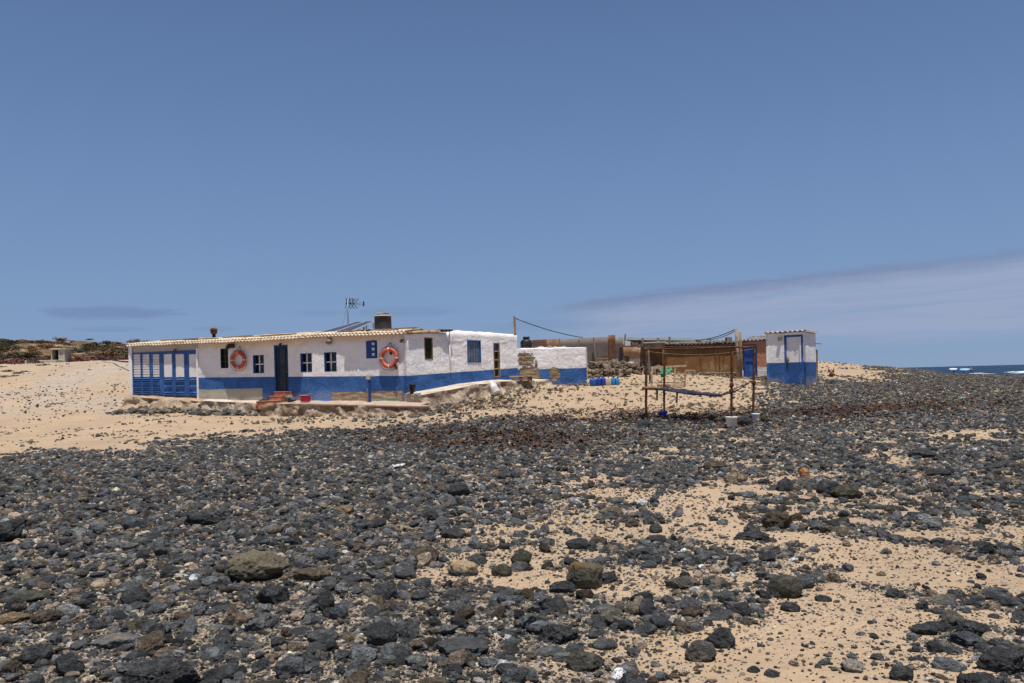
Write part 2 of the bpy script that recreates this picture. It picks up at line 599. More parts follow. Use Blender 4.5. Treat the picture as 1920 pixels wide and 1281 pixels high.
col = t.mix(t.m('MULTIPLY', crumb_d, patch), col, (.10, .09, .085))
col = t.mix(gmask, col, grav)
rv = t.sep(t.voro(P, 9.0, out='Color'))
roadc = t.mix(t.ss(rv[0], .3, .8), (.46, .385, .305), (.34, .285, .235))
col = t.mix(t.m('MULTIPLY', roadf, t.ss(f2, .3, .6, .55, 1.0)), col, roadc)
hn = t.noise(P, .22, 6, .65)
hc = t.mix(t.ss(hn, .46, .66), (.135, .080, .040), (.34, .23, .13))
hc = t.mix(t.ss(t.noise(P, .9, 5, .7), .47, .57), hc, (.065, .056, .036))
col = t.mix(hillf, col, hc)
col = t.mix(t.m('MULTIPLY', weed, .85), col, t.mix(f3, (.055, .028, .018), (.14, .055, .028)))
# low wind ripples and footprints plus the grain itself
sand_lo = t.ss(t.noise(t.scale3(P, .5, 1.6, 1), 1.1, 5, .6), .42, .60)
col = t.mix(t.m('MULTIPLY', sand_lo, .16), col, (.26, .19, .13))
hgt = t.m('ADD', t.m('MULTIPLY', f2, .5), t.m('ADD', t.m('MULTIPLY', f3, .16), t.m('MULTIPLY', t.noise(P, 3.2, 5, .55), 1.7)))
hgt = t.m('ADD', hgt, t.m('MULTIPLY', t.m('ADD', crumb_w, crumb_d), t.m('MULTIPLY', patch, .25)))
t.surf(col, .93, t.bump(hgt, .9, .045), 0, .15)
ground = link('ground', me, gm_, smooth=True)
ground['kind'] = 'structure'

# ------------------------------------------------------------------ sea
sea_m, t = newmat('sea water')
P = t.pos()
chop = t.noise(t.scale3(P, .05, .16, 1), 1.0, 6, .62)
c = t.mix(t.ss(chop, .4, .62), (.006, .022, .050), (.012, .038, .078))
wc = t.ss(t.noise(t.scale3(P, .035, .10, 1), 1.0, 8, .68), .63, .67)
c = t.mix(t.m('MULTIPLY', wc, .7), c, (.75, .8, .85))
t.surf(c, .45, t.bump(chop, .6, .8), 0, .18)
mb = MB()
mb.add([(-30000, 66, -.25), (30000, 66, -.25), (30000, 40000, -.25), (-30000, 40000, -.25)], [(0, 1, 2, 3)])
sea = mb.build('sea', sea_m)
sea['kind'] = 'structure'
foam_m = mat('sea foam', (.82, .85, .87), .8, .12, 2.0, .5, 4.0, (.28, .42, .52), .45, .45)


def surf_line(Y, u0, u1, hgt, seed, wid):
    m = MB()
    x0, x1 = at(u0, V0, Y).x, at(u1, V0, Y).x

    def fn(i, j):
        x = x0 + (x1 - x0) * i
        e = math.sin(PI * i) ** .5
        nz = .25 + noise.noise(Vector((x * .16, seed, 0))) * .9 + .35 * noise.noise(Vector((x * .7, seed, j * 3)))
        h = hgt * e * max(0.0, nz) * math.sin(PI * j) ** .7
        return (x, Y + (j - .5) * wid * (0.6 + .4 * e) + 2.5 * noise.noise(Vector((x * .05, seed, 3))), -.28 + h + .02 * e)
    m.grid(fn, 160, 8)
    return m


for Y, u0, u1, hh, sd, wd_, lab in ((205, 1822, 1846, .5, 1.3, 4, 'short white breaker behind the surfer in yellow'),
                                    (190, 1838, 1960, .22, 5.1, 5, 'low white foam line along the rocky shore'),
                                    (215, 1872, 2060, .85, 9.7, 7, 'long white breaker at the right end of the sea')):
    o = surf_line(Y, u0, u1, hh, sd, wd_).build('breaking_wave', foam_m, None, True)
    tag(o, lab, 'wave', 'white breakers on the sea', 'stuff')

# ------------------------------------------------------------------ shared materials
BLUE = (.030, .092, .265)
M_BLUE = mat('blue paint', BLUE, .5, .18, 3, .2, 25, (.05, .15, .42), .35, 1.4)
M_DKBLUE = mat('dark blue door paint', (.020, .031, .043), .45, .25, 3, .2, 30, (.026, .042, .066), .5, 2)
M_NAVY = mat('navy frame paint', (.015, .055, .22), .45, .2, 3, .15, 30)
M_WHITE = mat('white paint', (.82, .79, .77), .7, .06, 2, .2, 20, (.55, .5, .45), .15, 3)
M_WHITEP = mat('white plastic', (.60, .58, .55), .45, .08, 4, .08, 30, (.5, .45, .38), .2, 3)
M_GLASS = mat('dark window glass', (.010, .012, .010), .06, .3, 2, .0, 1, None, spec=.5)
M_GREENGL = mat('dark green shutter glass', (.013, .022, .014), .22, .4, 4, .15, 20, (.03, .035, .015), .4, 6)
M_WOOD = mat('weathered wood', (.30, .19, .10), .8, .35, 6, .4, 40, (.16, .10, .06), .5, 3)
M_PALEWOOD = mat('pale wood', (.50, .36, .22), .8, .25, 7, .35, 40, (.30, .2, .12), .35, 4)
M_GREYWOOD = mat('grey wood', (.27, .20, .14), .85, .3, 8, .4, 40, (.15, .11, .08), .4, 5)
M_RUST = mat('rusty iron', (.085, .034, .018), .85, .4, 14, .6, 60, (.16, .065, .025), .5, 10)
M_BLACK = mat('black plastic', (.018, .018, .019), .5, .2, 4, .1, 30, (.06, .055, .05), .3, 4)
M_STEEL = mat('grey metal', (.22, .22, .22), .45, .2, 8, .15, 40, (.12, .10, .09), .3, 6, metal=.6)
M_CEM = mat('grey cement', (.36, .32, .27), .92, .25, 3, .5, 22, (.24, .20, .16), .5, 2.2, bd=.03)
M_RUBBLEWALL = mat('lime and stone footing', (.46, .36, .26), .95, .42, 3.2, .9, 9, (.22, .155, .10), .55, 1.7, bd=.06)
M_TILE = mat('terracotta tile', (.36, .105, .062), .6, .2, 5, .2, 40, (.46, .2, .13), .4, 4)
M_PINK = mat('pink painted cement', (.50, .345, .28), .9, .22, 3, .5, 20, (.42, .33, .25), .75, 2.2)
M_ORANGE = mat('orange lifebuoy shell', (.50, .080, .040), .45, .2, 6, .08, 40, (.55, .17, .10), .35, 6)
M_RED = mat('red plastic', (.33, .012, .022), .4, .15, 5, .06, 30)
M_ROPE = mat('dark rope', (.07, .06, .055), .9, .3, 20, .3, 80)


# ------------------------------------------------------------------ painted house walls: white lime plaster over a blue dado
def wall_material(name, band, patches, lumpiness=.35, stains=.3, eave=None):
    """band: (z at s=0, slope) of the dado's upper edge.  patches: (kind, s0, z0, s1, z1) where the coat is gone or repainted."""
    m, t = newmat(name)
    uv = t.n('ShaderNodeUVMap', uv_map='UVMap').outputs[0]
    U, V, _ = t.sep(uv)
    wob = t.noise(uv, 3.0, 4, .6)
    wob2 = t.noise(uv, 14.0, 4, .65)
    zb = t.m('ADD', t.m('MULTIPLY', U, band[1]), band[0])
    zb = t.m('ADD', zb, t.m('MULTIPLY', t.m('SUBTRACT', wob, .5), .03))
    isblue = t.ss(t.m('SUBTRACT', zb, V), -.006, .006)
    wcol = t.mul3((.86, .835, .82), t.lin(t.noise(uv, 1.1, 5, .65), .3, .7, .90, 1.05))
    wcol = t.mix(t.m('MULTIPLY', t.ss(t.noise(uv, 2.3, 7, .72), .56, .72), stains), wcol, (.50, .43, .35))
    drip = t.noise(t.scale3(uv, 7.0, .55, 1), 1.0, 5, .7)
    wcol = t.mix(t.m('MULTIPLY', t.ss(drip, .60, .74), stains * .8), wcol, (.40, .36, .30))
    chip = t.ss(t.noise(uv, 9.0, 6, .75), .70 - .06 * stains, .72)
    wcol = t.mix(t.m('MULTIPLY', chip, .8), wcol, (.42, .33, .24))
    if eave is not None:                 # rusty dust washed down from the roof sheets
        de = t.m('SUBTRACT', t.m('ADD', t.m('MULTIPLY', U, eave[1]), eave[0]), V)
        de = t.m('ADD', de, t.m('MULTIPLY', t.m('SUBTRACT', wob, .5), .5))
        wcol = t.mix(t.m('MULTIPLY', t.ss(de, .0, .42, 1, 0), .62), wcol, (.60, .40, .25))
    dirt = t.m('SUBTRACT', t.m('ADD', zb, t.m('MULTIPLY', t.m('SUBTRACT', t.noise(uv, 5.0, 5, .7), .5), .7)), V)
    wcol = t.mix(t.m('MULTIPLY', t.ss(dirt, -.16, .12), stains * .9), wcol, (.52, .46, .40))
    bcol = t.mix(t.ss(t.noise(uv, 1.3, 6, .7), .35, .68), BLUE, (.055, .150, .385))
    bcol = t.mul3(bcol, t.lin(wob2, .3, .7, .85, 1.15))
    bcol = t.mix(t.m('MULTIPLY', t.ss(t.noise(uv, 8.0, 7, .78), .62, .68), .75), bcol, (.27, .30, .38))
    bcol = t.mix(t.m('MULTIPLY', t.ss(drip, .56, .70), .45), bcol, (.10, .15, .26))
    splash = t.m('SUBTRACT', t.m('SUBTRACT', zb, V), t.m('ADD', .62, t.m('MULTIPLY', t.m('SUBTRACT', t.noise(uv, 4.0, 6, .75), .5), 1.1)))
    bcol = t.mix(t.m('MULTIPLY', t.ss(splash, -.10, .20), .55), bcol, (.30, .29, .30))
    col = t.mix(isblue, wcol, bcol)
    h = t.m('ADD', t.m('MULTIPLY', t.noise(uv, 6.0, 5, .6), 1.0), t.m('MULTIPLY', wob2, .35))
    br = t.n('ShaderNodeTexBrick')
    t.put(br.inputs['Vector'], t.scale3(uv, 1, 1, 1))
    for k, v in (('Scale', 1.0), ('Mortar Size', .012), ('Brick Width', .42), ('Row Height', .13), ('Mortar Smooth', .3), ('Bias', 0.0)):
        br.inputs[k].default_value = v
    for kind, s0, z0, s1, z1 in patches:
        d = t.m('MINIMUM', t.m('MINIMUM', t.m('SUBTRACT', U, s0), t.m('SUBTRACT', s1, U)),
                t.m('MINIMUM', t.m('SUBTRACT', V, z0), t.m('SUBTRACT', z1, V)))
        if kind == 'hole':
            ex_ = t.m('DIVIDE', t.m('SUBTRACT', U, (s0 + s1) / 2), (s1 - s0) / 2)
            ez_ = t.m('DIVIDE', t.m('SUBTRACT', V, (z0 + z1) / 2), (z1 - z0) / 2)
            d = t.m('MULTIPLY', t.m('SUBTRACT', 1.0, t.m('SQRT', t.m('ADD', t.m('MULTIPLY', ex_, ex_), t.m('MULTIPLY', ez_, ez_)))), .22)
        amp = .10 if kind != 'hole' else .55
        d = t.m('ADD', d, t.m('MULTIPLY', t.m('SUBTRACT', t.m('ADD', t.m('MULTIPLY', wob, .6), t.m('MULTIPLY', wob2, .4)), .5), amp))
        k = t.ss(d, -.008, .008)
        if kind == 'cement':
            pc = t.mix(t.noise(uv, 4.5, 6, .7), (.30, .27, .21), (.47, .43, .36))
        elif kind == 'stone':
            sv = t.voro(t.scale3(uv, 3.2, 7.5, 1), 1.0, out='Color')
            pc = t.mix(t.sep(sv)[0], (.25, .165, .105), (.44, .32, .22))
            pc = t.mix(t.ss(t.voro(t.scale3(uv, 3.2, 7.5, 1), 1.0, 'DISTANCE_TO_EDGE'), .0, .07, 1, 0), pc, (.30, .25, .2))
            pc = t.mul3(pc, t.lin(wob2, .3, .7, .7, 1.25))
        elif kind == 'hole':
            pc = t.mix(t.noise(uv, 7.0, 6, .75), (.11, .078, .045), (.40, .30, .20))
        elif kind == 'grey':
            pc = t.mix(wob2, (.40, .37, .34), (.50, .47, .44))
        elif kind == 'lightblue':
            pc = t.mix(wob2, (.055, .21, .56), (.09, .27, .62))
        elif kind == 'green':
            pc = t.mix(wob2, (.10, .30, .18), (.36, .38, .28))
        elif kind == 'orange':
            pc = t.mix(wob, (.46, .20, .12), (.54, .26, .165))
        else:
            pc = t.mul3((.74, .70, .66), t.lin(wob, .3, .7, .9, 1.05))
        col = t.mix(k, col, pc)
        if kind in ('stone', 'hole'):
            h = t.m('SUBTRACT', h, t.m('MULTIPLY', k, t.m('ADD', .9, t.m('MULTIPLY', t.voro(t.scale3(uv, 3.2, 7.5, 1), 1.0), 1.6))))
    t.surf(col, .85, t.bump(h, .6 + lumpiness, .03), 0, .2)
    return m


class Wall:
    """A vertical wall plane between two ground points, addressed in metres along it and metres up."""
    def __init__(s, p0, p1):
        s.p0, s.p1 = Vector((p0[0], p0[1])), Vector((p1[0], p1[1]))
        s.L = (s.p1 - s.p0).length
        s.d = (s.p1 - s.p0) / s.L
        s.nrm = Vector((s.d.y, -s.d.x))             # outward (towards the beach)

    def pt(s, a, z, off=0.0):
        q = s.p0 + s.d * a + s.nrm * off
        return Vector((q.x, q.y, z))

    def px(s, u, v, off=0.0):
        """picture position -> (metres along, height) on the plane pushed out by off"""
        r = ray(u, v)
        o = s.p0 + s.nrm * off
        tt = (o.x * s.nrm.x + o.y * s.nrm.y) / (r.x * s.nrm.x + r.y * s.nrm.y)
        q = r * tt
        a = (Vector((q.x, q.y)) - o).dot(s.d)
        return a, CAMZ + q.z

    def rect(s, u0, v0, u1, v1, off=0.0):
        um, vm = (u0 + u1) / 2, (v0 + v1) / 2
        a0, _ = s.px(u0, vm, off); a1, _ = s.px(u1, vm, off)
        _, z1 = s.px(um, v0, off); _, z0 = s.px(um, v1, off)
        return a0, z0, a1, z1

    def build(s, name, m, parent, zb, zt, holes=(), amp=.012, step=.14, thick=.22, a0=0.0, a1=None, seed=0.0, ret=True):
        a1 = s.L if a1 is None else a1
        As = set(np.linspace(a0, a1, max(2, int((a1 - a0) / step) + 1)))
        for h in holes:
            As |= {h[0], h[2]}
        As = sorted(As)
        As = [a for i, a in enumerate(As) if i == 0 or a - As[i - 1] > 1e-5]
        zmax = min(zt(a) for a in As) - .03
        Zs = set(np.linspace(zb, zmax, max(2, int((zmax - zb) / step) + 1)))
        for h in holes:
            Zs |= {h[1], min(h[3], zmax)}
        Zs = sorted(Zs); Zs = [z for i, z in enumerate(Zs) if i == 0 or z - Zs[i - 1] > 1e-5]
        edgeA = {round(h[k], 5) for h in holes for k in (0, 2)}
        edgeZ = {round(h[k], 5) for h in holes for k in (1, 3)}
        me = bpy.data.meshes.new(name)
        vs, fs, uv = [], [], []
        o0 = origin(parent)
        idx = {}
        nz = len(Zs)

        def vert(i, j):
            if (i, j) in idx: return idx[i, j]
            a = As[i]; z = Zs[j] if j < nz else zt(a)
            p = s.pt(a, z)
            k = amp
            if round(a, 5) in edgeA or round(z, 5) in edgeZ: k = amp * .15
            n3 = noise.noise(Vector((a * 1.6 + seed, z * 1.9, seed))) * .7 + noise.noise(Vector((a * 5 + seed, z * 5.5, 4 + seed))) * .5
            p = p + Vector((s.nrm.x, s.nrm.y, 0)) * (n3 * k)
            if j == nz: p.z += noise.noise(Vector((a * 2.3, 7, seed))) * amp * 1.6
            idx[i, j] = len(vs); vs.append(p - o0); uv.append((a, z))
            return idx[i, j]
        for i in range(len(As) - 1):
            for j in range(nz):
                am = (As[i] + As[i + 1]) / 2
                zm = (Zs[j] + (Zs[j + 1] if j + 1 < nz else zmax + .03)) / 2
                if any(h[0] < am < h[2] and h[1] < zm < h[3] for h in holes): continue
                fs.append((vert(i, j), vert(i + 1, j), vert(i + 1, j + 1), vert(i, j + 1)))
        for i in range(len(As) - 1):          # coping along the top
            b0, b1 = s.pt(As[i], zt(As[i]), -thick) - o0, s.pt(As[i + 1], zt(As[i + 1]), -thick) - o0
            k = len(vs); vs += [b0, b1]; uv += [(As[i], zt(As[i])), (As[i + 1], zt(As[i + 1]))]
            fs.append((vert(i, nz), vert(i + 1, nz), k + 1, k))
        for aa in ((0, len(As) - 1) if ret else ()):           # returns at the two ends
            k = len(vs)
            a = As[aa]
            vs += [s.pt(a, zb, -thick) - o0, s.pt(a, zt(a), -thick) - o0]; uv += [(a, zb), (a, zt(a))]
            vv0 = [vert(aa, j) for j in range(nz + 1)]
            fs.append(tuple(([k, k + 1] + vv0[::-1]) if aa == 0 else (vv0 + [k + 1, k])))
        me.from_pydata(vs, [], fs)
        l = me.uv_layers.new(name='UVMap')
        for lp in me.loops: l.data[lp.index].uv = uv[lp.vertex_index]
        me.update()
        o = link(name, me, m, parent, True)
        return o


def at_xy(u, v, Y):
    p = at(u, v, Y); return (p.x, p.y)


# ------------------------------------------------------------------ the beach house
PL, PC, PR = at_xy(247, 700, 36.5), at_xy(760, 700, 31.3), at_xy(970, 665, 36.0)
WA, WB = Wall(PL, PC), Wall(PC, PR)
house = thing('beach_house', 'long low white house with a blue dado, blue folding doors and corrugated roof', 'house', (*PC, 0.6))


def eaveA(a):
    pts = [WA.px(u, v) for u, v in ((247, 650), (372, 644.5), (480, 639.5), (600, 632.5), (760, 626.5))]
    return float(np.interp(a, [p[0] for p in pts], [p[1] for p in pts]))


sJ = WA.px(372, 690)[0]                       # where the folding doors end
bandA0, bandA1 = WA.px(372, 708), WA.px(755, 704.8)
slA = (bandA1[1] - bandA0[1]) / (bandA1[0] - bandA0[0])
bA = (bandA0[1] - slA * bandA0[0], slA)
win = {k: WA.rect(*r) for k, r in dict(w1=(413.7, 653.7, 427.9, 690.6), w2=(474.6, 666, 494.9, 700), door=(514.6, 647, 540.5, 736.5),
                                       w3=(563.5, 662.8, 585, 697.7), w4=(608, 660.7, 631, 696.7), w5=(686.5, 639, 707.4, 672)).items()}
cem, sto = WA.rect(366, 729.5, 492, 752), WA.rect(622, 734, 754, 757)
lb = WA.rect(578, 747, 632, 757)
grn = WA.rect(700, 747, 745, 757)
MA = wall_material('plaster of the long front', bA, [('lightblue', *lb), ('stone', *sto), ('green', *grn), ('cement', *cem)], .12, .34, (eaveA(0) + .0, (eaveA(WA.L) - eaveA(0)) / WA.L))
WA.build('wall', MA, house, .3, lambda a: eaveA(a) + .02, list(win.values()), .012, .15, a0=sJ, seed=1.0)
# end wall by the folding doors: grey lintel over them
MG = wall_material('grey lintel plaster', (-5, 0), [('grey', -1, -1, 9, 9)], .2, .5)
blz = WA.rect(247, 661, 372, 740)
WAx = Wall(WA.pt(0, 0, -.03)[:2], WA.pt(sJ, 0, -.03)[:2])
dtop = lambda a: float(np.interp(a, [0, sJ], [WA.px(247, 661.8)[1], WA.px(371, 656)[1]]))
hole = (.02, .3, sJ - .06, dtop(sJ / 2))
WAx.build('wall', MG, house, .3, lambda a: eaveA(a) + .02, [(.10, .3, sJ - .10, dtop(0) - .0)], .008, .15, seed=2.0)
# white corner posts of the folding-door bay
mb = MB()
mb.bar(WA.pt(-.02, .6, .01), WA.pt(-.02, eaveA(0), .01), .14, .12)
mb.bar(WA.pt(sJ - .03, .9, .012), WA.pt(sJ - .03, dtop(sJ) + .06, .012), .07, .10)
mb.build('corner_post', M_WHITE, house)
# right hand walls
topB = lambda a: float(np.interp(a, [p[0] for p in tB], [p[1] for p in tB]))
tB = [WB.px(u, v) for u, v in ((760, 626), (800, 624), (838, 623), (842, 619.5), (880, 621), (925, 624), (970, 628))]
bandB0, bandB1 = WB.px(775, 704), WB.px(970, 690)
slB = (bandB1[1] - bandB0[1]) / (bandB1[0] - bandB0[0])
winB = {k: WB.rect(*r) for k, r in dict(b1=(795.5, 633, 811.5, 674.5), b2=(876, 638, 901, 680), door=(925.5, 643, 937.5, 707.5)).items()}
MBm = wall_material('rough plaster of the right wing', (bandB0[1] - slB * bandB0[0], slB), [], .45, .75)
WB.build('wall', MBm, house, .4, topB, list(winB.values()), .030, .12, seed=5.0)
# back of the house, plain plaster
BL = Vector(PL) - WA.nrm * 5.0
BR = Vector(PR) - WB.nrm * 3.6
for a, b, z0, z1 in ((Vector(PR), BR, topB(WB.L), topB(WB.L)), (BR, BL, 3.3, 3.5), (BL, Vector(PL), 3.4, eaveA(0))):
    wl = Wall((a.x, a.y), (b.x, b.y))
    wl.build('wall', M_WHITE, house, .4, (lambda L, z0, z1: (lambda q: z0 + (z1 - z0) * q / L))(wl.L, z0, z1), (), .02, .3, ret=False)
# vertical joint and drain between the two builds of the wing
mb = MB()
ja = WB.px(841, 650)[0]
mb.tube([WB.pt(ja, topB(ja) - .02, .05), WB.pt(ja + .02, 2.4, .05), WB.pt(ja + .05, WB.px(845, 696)[1], .05)], .028, 8)
mb.build('drain_pipe', M_WHITE, house, True)


# --- openings
def reveal(W_, r, name, m, parent, depth=.16, back=True, w=.035, jr=0.0):
    """lining of the opening; returns it"""
    a0, z0, a1, z1 = r
    b = MB()
    b.bar(W_.pt(a0 + w / 2, z0, -depth / 2 + .005), W_.pt(a0 + w / 2, z1, -depth / 2 + .005), w, depth, up=(W_.nrm.x, W_.nrm.y, 0))
    wr = min(w, jr) if jr else w
    b.bar(W_.pt(a1 - wr / 2, z0, -depth / 2 + .005), W_.pt(a1 - wr / 2, z1, -depth / 2 + .005), wr, depth, up=(W_.nrm.x, W_.nrm.y, 0))
    b.bar(W_.pt(a0 + w, z1 - w / 2, -depth / 2 + .005), W_.pt(a1 - wr, z1 - w / 2, -depth / 2 + .005), depth, w)
    b.bar(W_.pt(a0 + w, z0 + w / 2, -depth / 2 + .005), W_.pt(a1 - wr, z0 + w / 2, -depth / 2 + .005), depth, w)
    return b.build(name, m, parent)


def pane(W_, r, off, m, parent, name='pane'):
    a0, z0, a1, z1 = r
    b = MB()
    c = W_.pt((a0 + a1) / 2, (z0 + z1) / 2, off)
    ang = math.atan2(W_.d.y, W_.d.x)
    b.box(c, (a1 - a0, .02, z1 - z0), ang)
    return b.build(name, m, parent)


def vbar(b, W_, a, z0, z1, w, off, th=.03):
    ang = math.atan2(W_.d.y, W_.d.x)
    b.box(W_.pt(a, (z0 + z1) / 2, off), (w, th, z1 - z0), ang)


def hbar(b, W_, a0, a1, z, h, off, th=.03):
    ang = math.atan2(W_.d.y, W_.d.x)
    b.box(W_.pt((a0 + a1) / 2, z, off), (a1 - a0, th, h), ang)


for key in ('w2', 'w3', 'w4'):
    r = win[key]
    wn = reveal(WA, r, 'window', M_BLUE, house, .18, w=.015, jr=.012)
    q = (r[0] + .015, r[1] + .015, r[2] - .012, r[3] - .015)
    pane(WA, q, -.165, M_GLASS, wn)
    b = MB(); am = (q[0] + q[2] - .11) / 2; zm = (q[1] + q[3]) / 2
    vbar(b, WA, am, q[1], q[3], .045, -.14); hbar(b, WA, q[0], am - .0225, zm, .045, -.14); hbar(b, WA, am + .0225, q[2], zm, .045, -.14)
    b.build('glazing_bar', M_WHITE, wn)
r = win['w1']
wn = reveal(WA, r, 'window', M_DKBLUE, house, .14, w=.02, jr=.012)
q = (r[0] + .02, r[1] + .02, r[2] - .02, r[3] - .02)
pane(WA, q, -.125, M_GREENGL, wn)
b = MB()
for k in (.33, .62): hbar(b, WA, q[0], q[2], q[1] + (q[3] - q[1]) * k, .022, -.105)
vbar(b, WA, q[0] + (q[2] - q[0]) * .45, q[1], q[3], .022, -.08)
b.build('glazing_bar', mat('olive paint', (.09, .09, .045), .5, .2), wn)
# blue slatted shutter window
r = win['w5']
wn = reveal(WA, r, 'window', M_BLUE, house, .06, w=.04)
pane(WA, (r[0] + .04, r[1] + .04, r[2] - .04, r[3] - .04), -.025, M_WHITE, wn)
b = MB()
vbar(b, WA, r[0] + .13, r[1], r[3], .20, .0)
hh = (r[3] - r[1])
for k in (.06, .36, .67, .95): hbar(b, WA, r[0] + .23, r[2] - .05, r[1] + hh * k, .085, .0)
vbar(b, WA, r[2] - .07, r[1], r[3], .05, .015)
b.build('shutter_frame', M_NAVY, wn)
# front door
r = win['door']
dr = reveal(WA, r, 'door', M_NAVY, house, .10, w=.06, jr=.03)
q = (r[0] + .05, r[1] + .02, r[2] - .05, r[3] - .05)
pane(WA, q, -.075, M_DKBLUE, dr, 'leaf')
b = MB(); hh = q[3] - q[1]
for k0, k1 in ((.03, .28), (.32, .55), (.58, .96)):
    a0, a1 = q[0] + .12, q[2] - .12
    for zz in (k0, k1): hbar(b, WA, a0, a1, q[1] + hh * zz, .035, -.055)
    for aa in (a0, a1): vbar(b, WA, aa, q[1] + hh * k0 + .018, q[1] + hh * k1 - .018, .035, -.055)
hbar(b, WA, q[0] + .02, q[2] - .02, q[1] + hh * .30, .05, -.05)
b.build('panel_moulding', mat('dark teal moulding', (.016, .030, .048), .45, .2), dr)
b = MB(); b.lathe(WA.pt(q[2] - .07, q[1] + hh * .45, -.07), [(.0, .03), (.028, .02), (.03, -.02), (0, -.03)], 12)
b.build('handle', M_STEEL, dr, True)


def wall_lamp(W_, u, v, r, m, kind):
    a, z = W_.px(u, v, .1)
    b = MB(); c = W_.pt(a, z, .10)
    if kind == 'flood':
        ang = math.atan2(W_.d.y, W_.d.x)
        b.box(c, (r * 2.2, r * 1.3, r * 1.5), ang + .3); b.tube([W_.pt(a, z + r * .3, .0), c], r * .3, 8)
        b.box(W_.pt(a - r * .9, z - r * .5, .17), (r * 1.4, r, r * 1.2), ang - .4)
    else:
        M = Matrix.Rotation(0, 3, 'Z')
        b.lathe(c + Vector((0, 0, -r * .6)), [(0, -r * .75), (r * .6, -r * .55), (r, 0), (r * .95, r * .6), (r * .4, r * .9), (0, r)], 14)
        b.tube([W_.pt(a, z + r * .3, .0), W_.pt(a, z + r * .4, .12)], r * .35, 8)
    return b.build('wall_lamp', m, house, kind != 'flood')


M_LAMP = mat('grimy lamp glass', (.20, .17, .11), .4, .3, 9, .1, 30)
wall_lamp(WA, 433, 648.5, .11, M_BLACK, 'flood')
wall_lamp(WA, 616, 638, .13, M_LAMP, 'bulk')
wall_lamp(WA, 752.5, 638.5, .07, mat('brass lamp', (.16, .11, .06), .4, .2, metal=.5), 'bulk')
wall_lamp(WA, 525, 645, .05, M_BLACK, 'bulk')
wall_lamp(WA, 326.5, 656.5, .07, M_RUST, 'bulk')

# --- folding doors on the left: six leaves, pale panel above, louvres below
leaf_px = [(248, 268, 250.5, 263.5), (265.5, 283, 267.3, 280.2), (283, 306, 286.6, 299), (306, 326, 307, 322.6), (326, 349, 329, 345.3), (349, 371, 354.2, 371)]
bnd = [248, 265.6, 282.6, 304, 327, 350, 371.5]
M_LATT = mat('white lattice', (.72, .70, .68), .7, .08, 5, .2, 30)
for k in range(6):
    a0, a1 = WA.px(bnd[k], 700)[0] + .006, WA.px(bnd[k + 1], 700)[0] - .006
    zt = dtop((a0 + a1) / 2) - .01
    zbt = WA.px((bnd[k] + bnd[k + 1]) / 2, 740 if k < 3 else 743)[1]
    p0, p1 = WA.px(leaf_px[k][2], 690)[0], WA.px(leaf_px[k][3], 690)[0]
    pz1, pz0 = WA.px(leaf_px[k][2], 664.5)[1], WA.px(leaf_px[k][2], 707.5)[1]
    b = MB()
    ang = math.atan2(WA.d.y, WA.d.x)
    oy = -.02
    vbar(b, WA, (a0 + p0) / 2, zbt, zt, p0 - a0, oy, .05)
    if a1 - p1 > .01: vbar(b, WA, (a1 + p1) / 2, zbt, zt, a1 - p1, oy, .05)
    hbar(b, WA, p0, p1, (pz1 + zt) / 2, zt - pz1, oy, .05)
    hbar(b, WA, p0, p1, (pz0 + zbt) / 2, pz0 - zbt, oy - .02, .03)
    leaf = b.build('door', M_BLUE, house)
    if k < 3:
        b = MB()
        nsl = 9
        for q in range(nsl):
            z = pz0 + (pz1 - pz0) * (q + .5) / nsl
            hbar(b, WA, p0, p1, z, (pz1 - pz0) / nsl * .72, oy + (0.006 if q % 2 else 0), .02)
        hbar(b, WA, p0, p1, (pz0 + pz1) / 2, pz1 - pz0, oy - .03, .015)
        b.build('lattice', M_LATT, leaf)
    else:
        pane(WA, (p0, pz0, p1, pz1), oy - .005, M_WHITE, leaf, 'panel')
    b = MB()
    nl = (3 if k >= 3 else 4)
    for q in range(nl):
        z = zbt + (pz0 - zbt) * (q + .45) / nl
        for e in (0, 1):
            c = WA.pt((p0 + p1) / 2, z + e * .07 - .02, oy + .012)
            Mx = Matrix.Rotation(ang, 3, 'Z') @ Matrix.Rotation(-.7, 3, 'X')
            b.box(c, ((p1 - p0) * .92, .012, .075), M=Mx)
    b.build('louvre', M_BLUE, leaf)

# --- right wing: green shutter, barred window, half glazed door
r = winB['b1']
wn = reveal(WB, r, 'window', M_WOOD, house, .10, w=.035)
q = (r[0] + .03, r[1] + .03, r[2] - .03, r[3] - .03)
pane(WB, q, -.075, M_GREENGL, wn)
b = MB()
for k in range(1, 6): vbar(b, WB, q[0] + (q[2] - q[0]) * k / 6, q[1], q[3], .014, -.05, .014)
for k in (.33, .62): hbar(b, WB, q[0], q[2], q[1] + (q[3] - q[1]) * k, .02, -.036, .012)
b.build('grille', mat('green iron', (.035, .05, .02), .5, .2), wn)
r = winB['b2']
wn = reveal(WB, r, 'window', M_BLUE, house, .10, w=.035)
q = (r[0] + .03, r[1] + .03, r[2] - .03, r[3] - .03)
pane(WB, q, -.05, mat('curtained glass', (.16, .18, .20), .25, .4, 5, .1, 20), wn)
b = MB()
for k in range(6): vbar(b, WB, r[0] + .02 + (r[2] - r[0] - .04) * k / 5, r[1], r[3], .018, .03, .018)
for k in (.02, .98): hbar(b, WB, r[0], r[2], r[1] + (r[3] - r[1]) * k, .03, .012, .02)
b.build('window_bars', M_BLUE, wn)
r = winB['door']
dr = reveal(WB, r, 'door', M_WOOD, house, .12, w=.045)
q = (r[0] + .04, r[1] + .03, r[2] - .04, r[3] - .04)
hh = q[3] - q[1]
pane(WB, q, -.10, M_GREENGL, dr, 'leaf')
pane(WB, (q[0], q[1] + hh * .79, q[2], q[3]), -.075, M_BLUE, dr, 'panel')
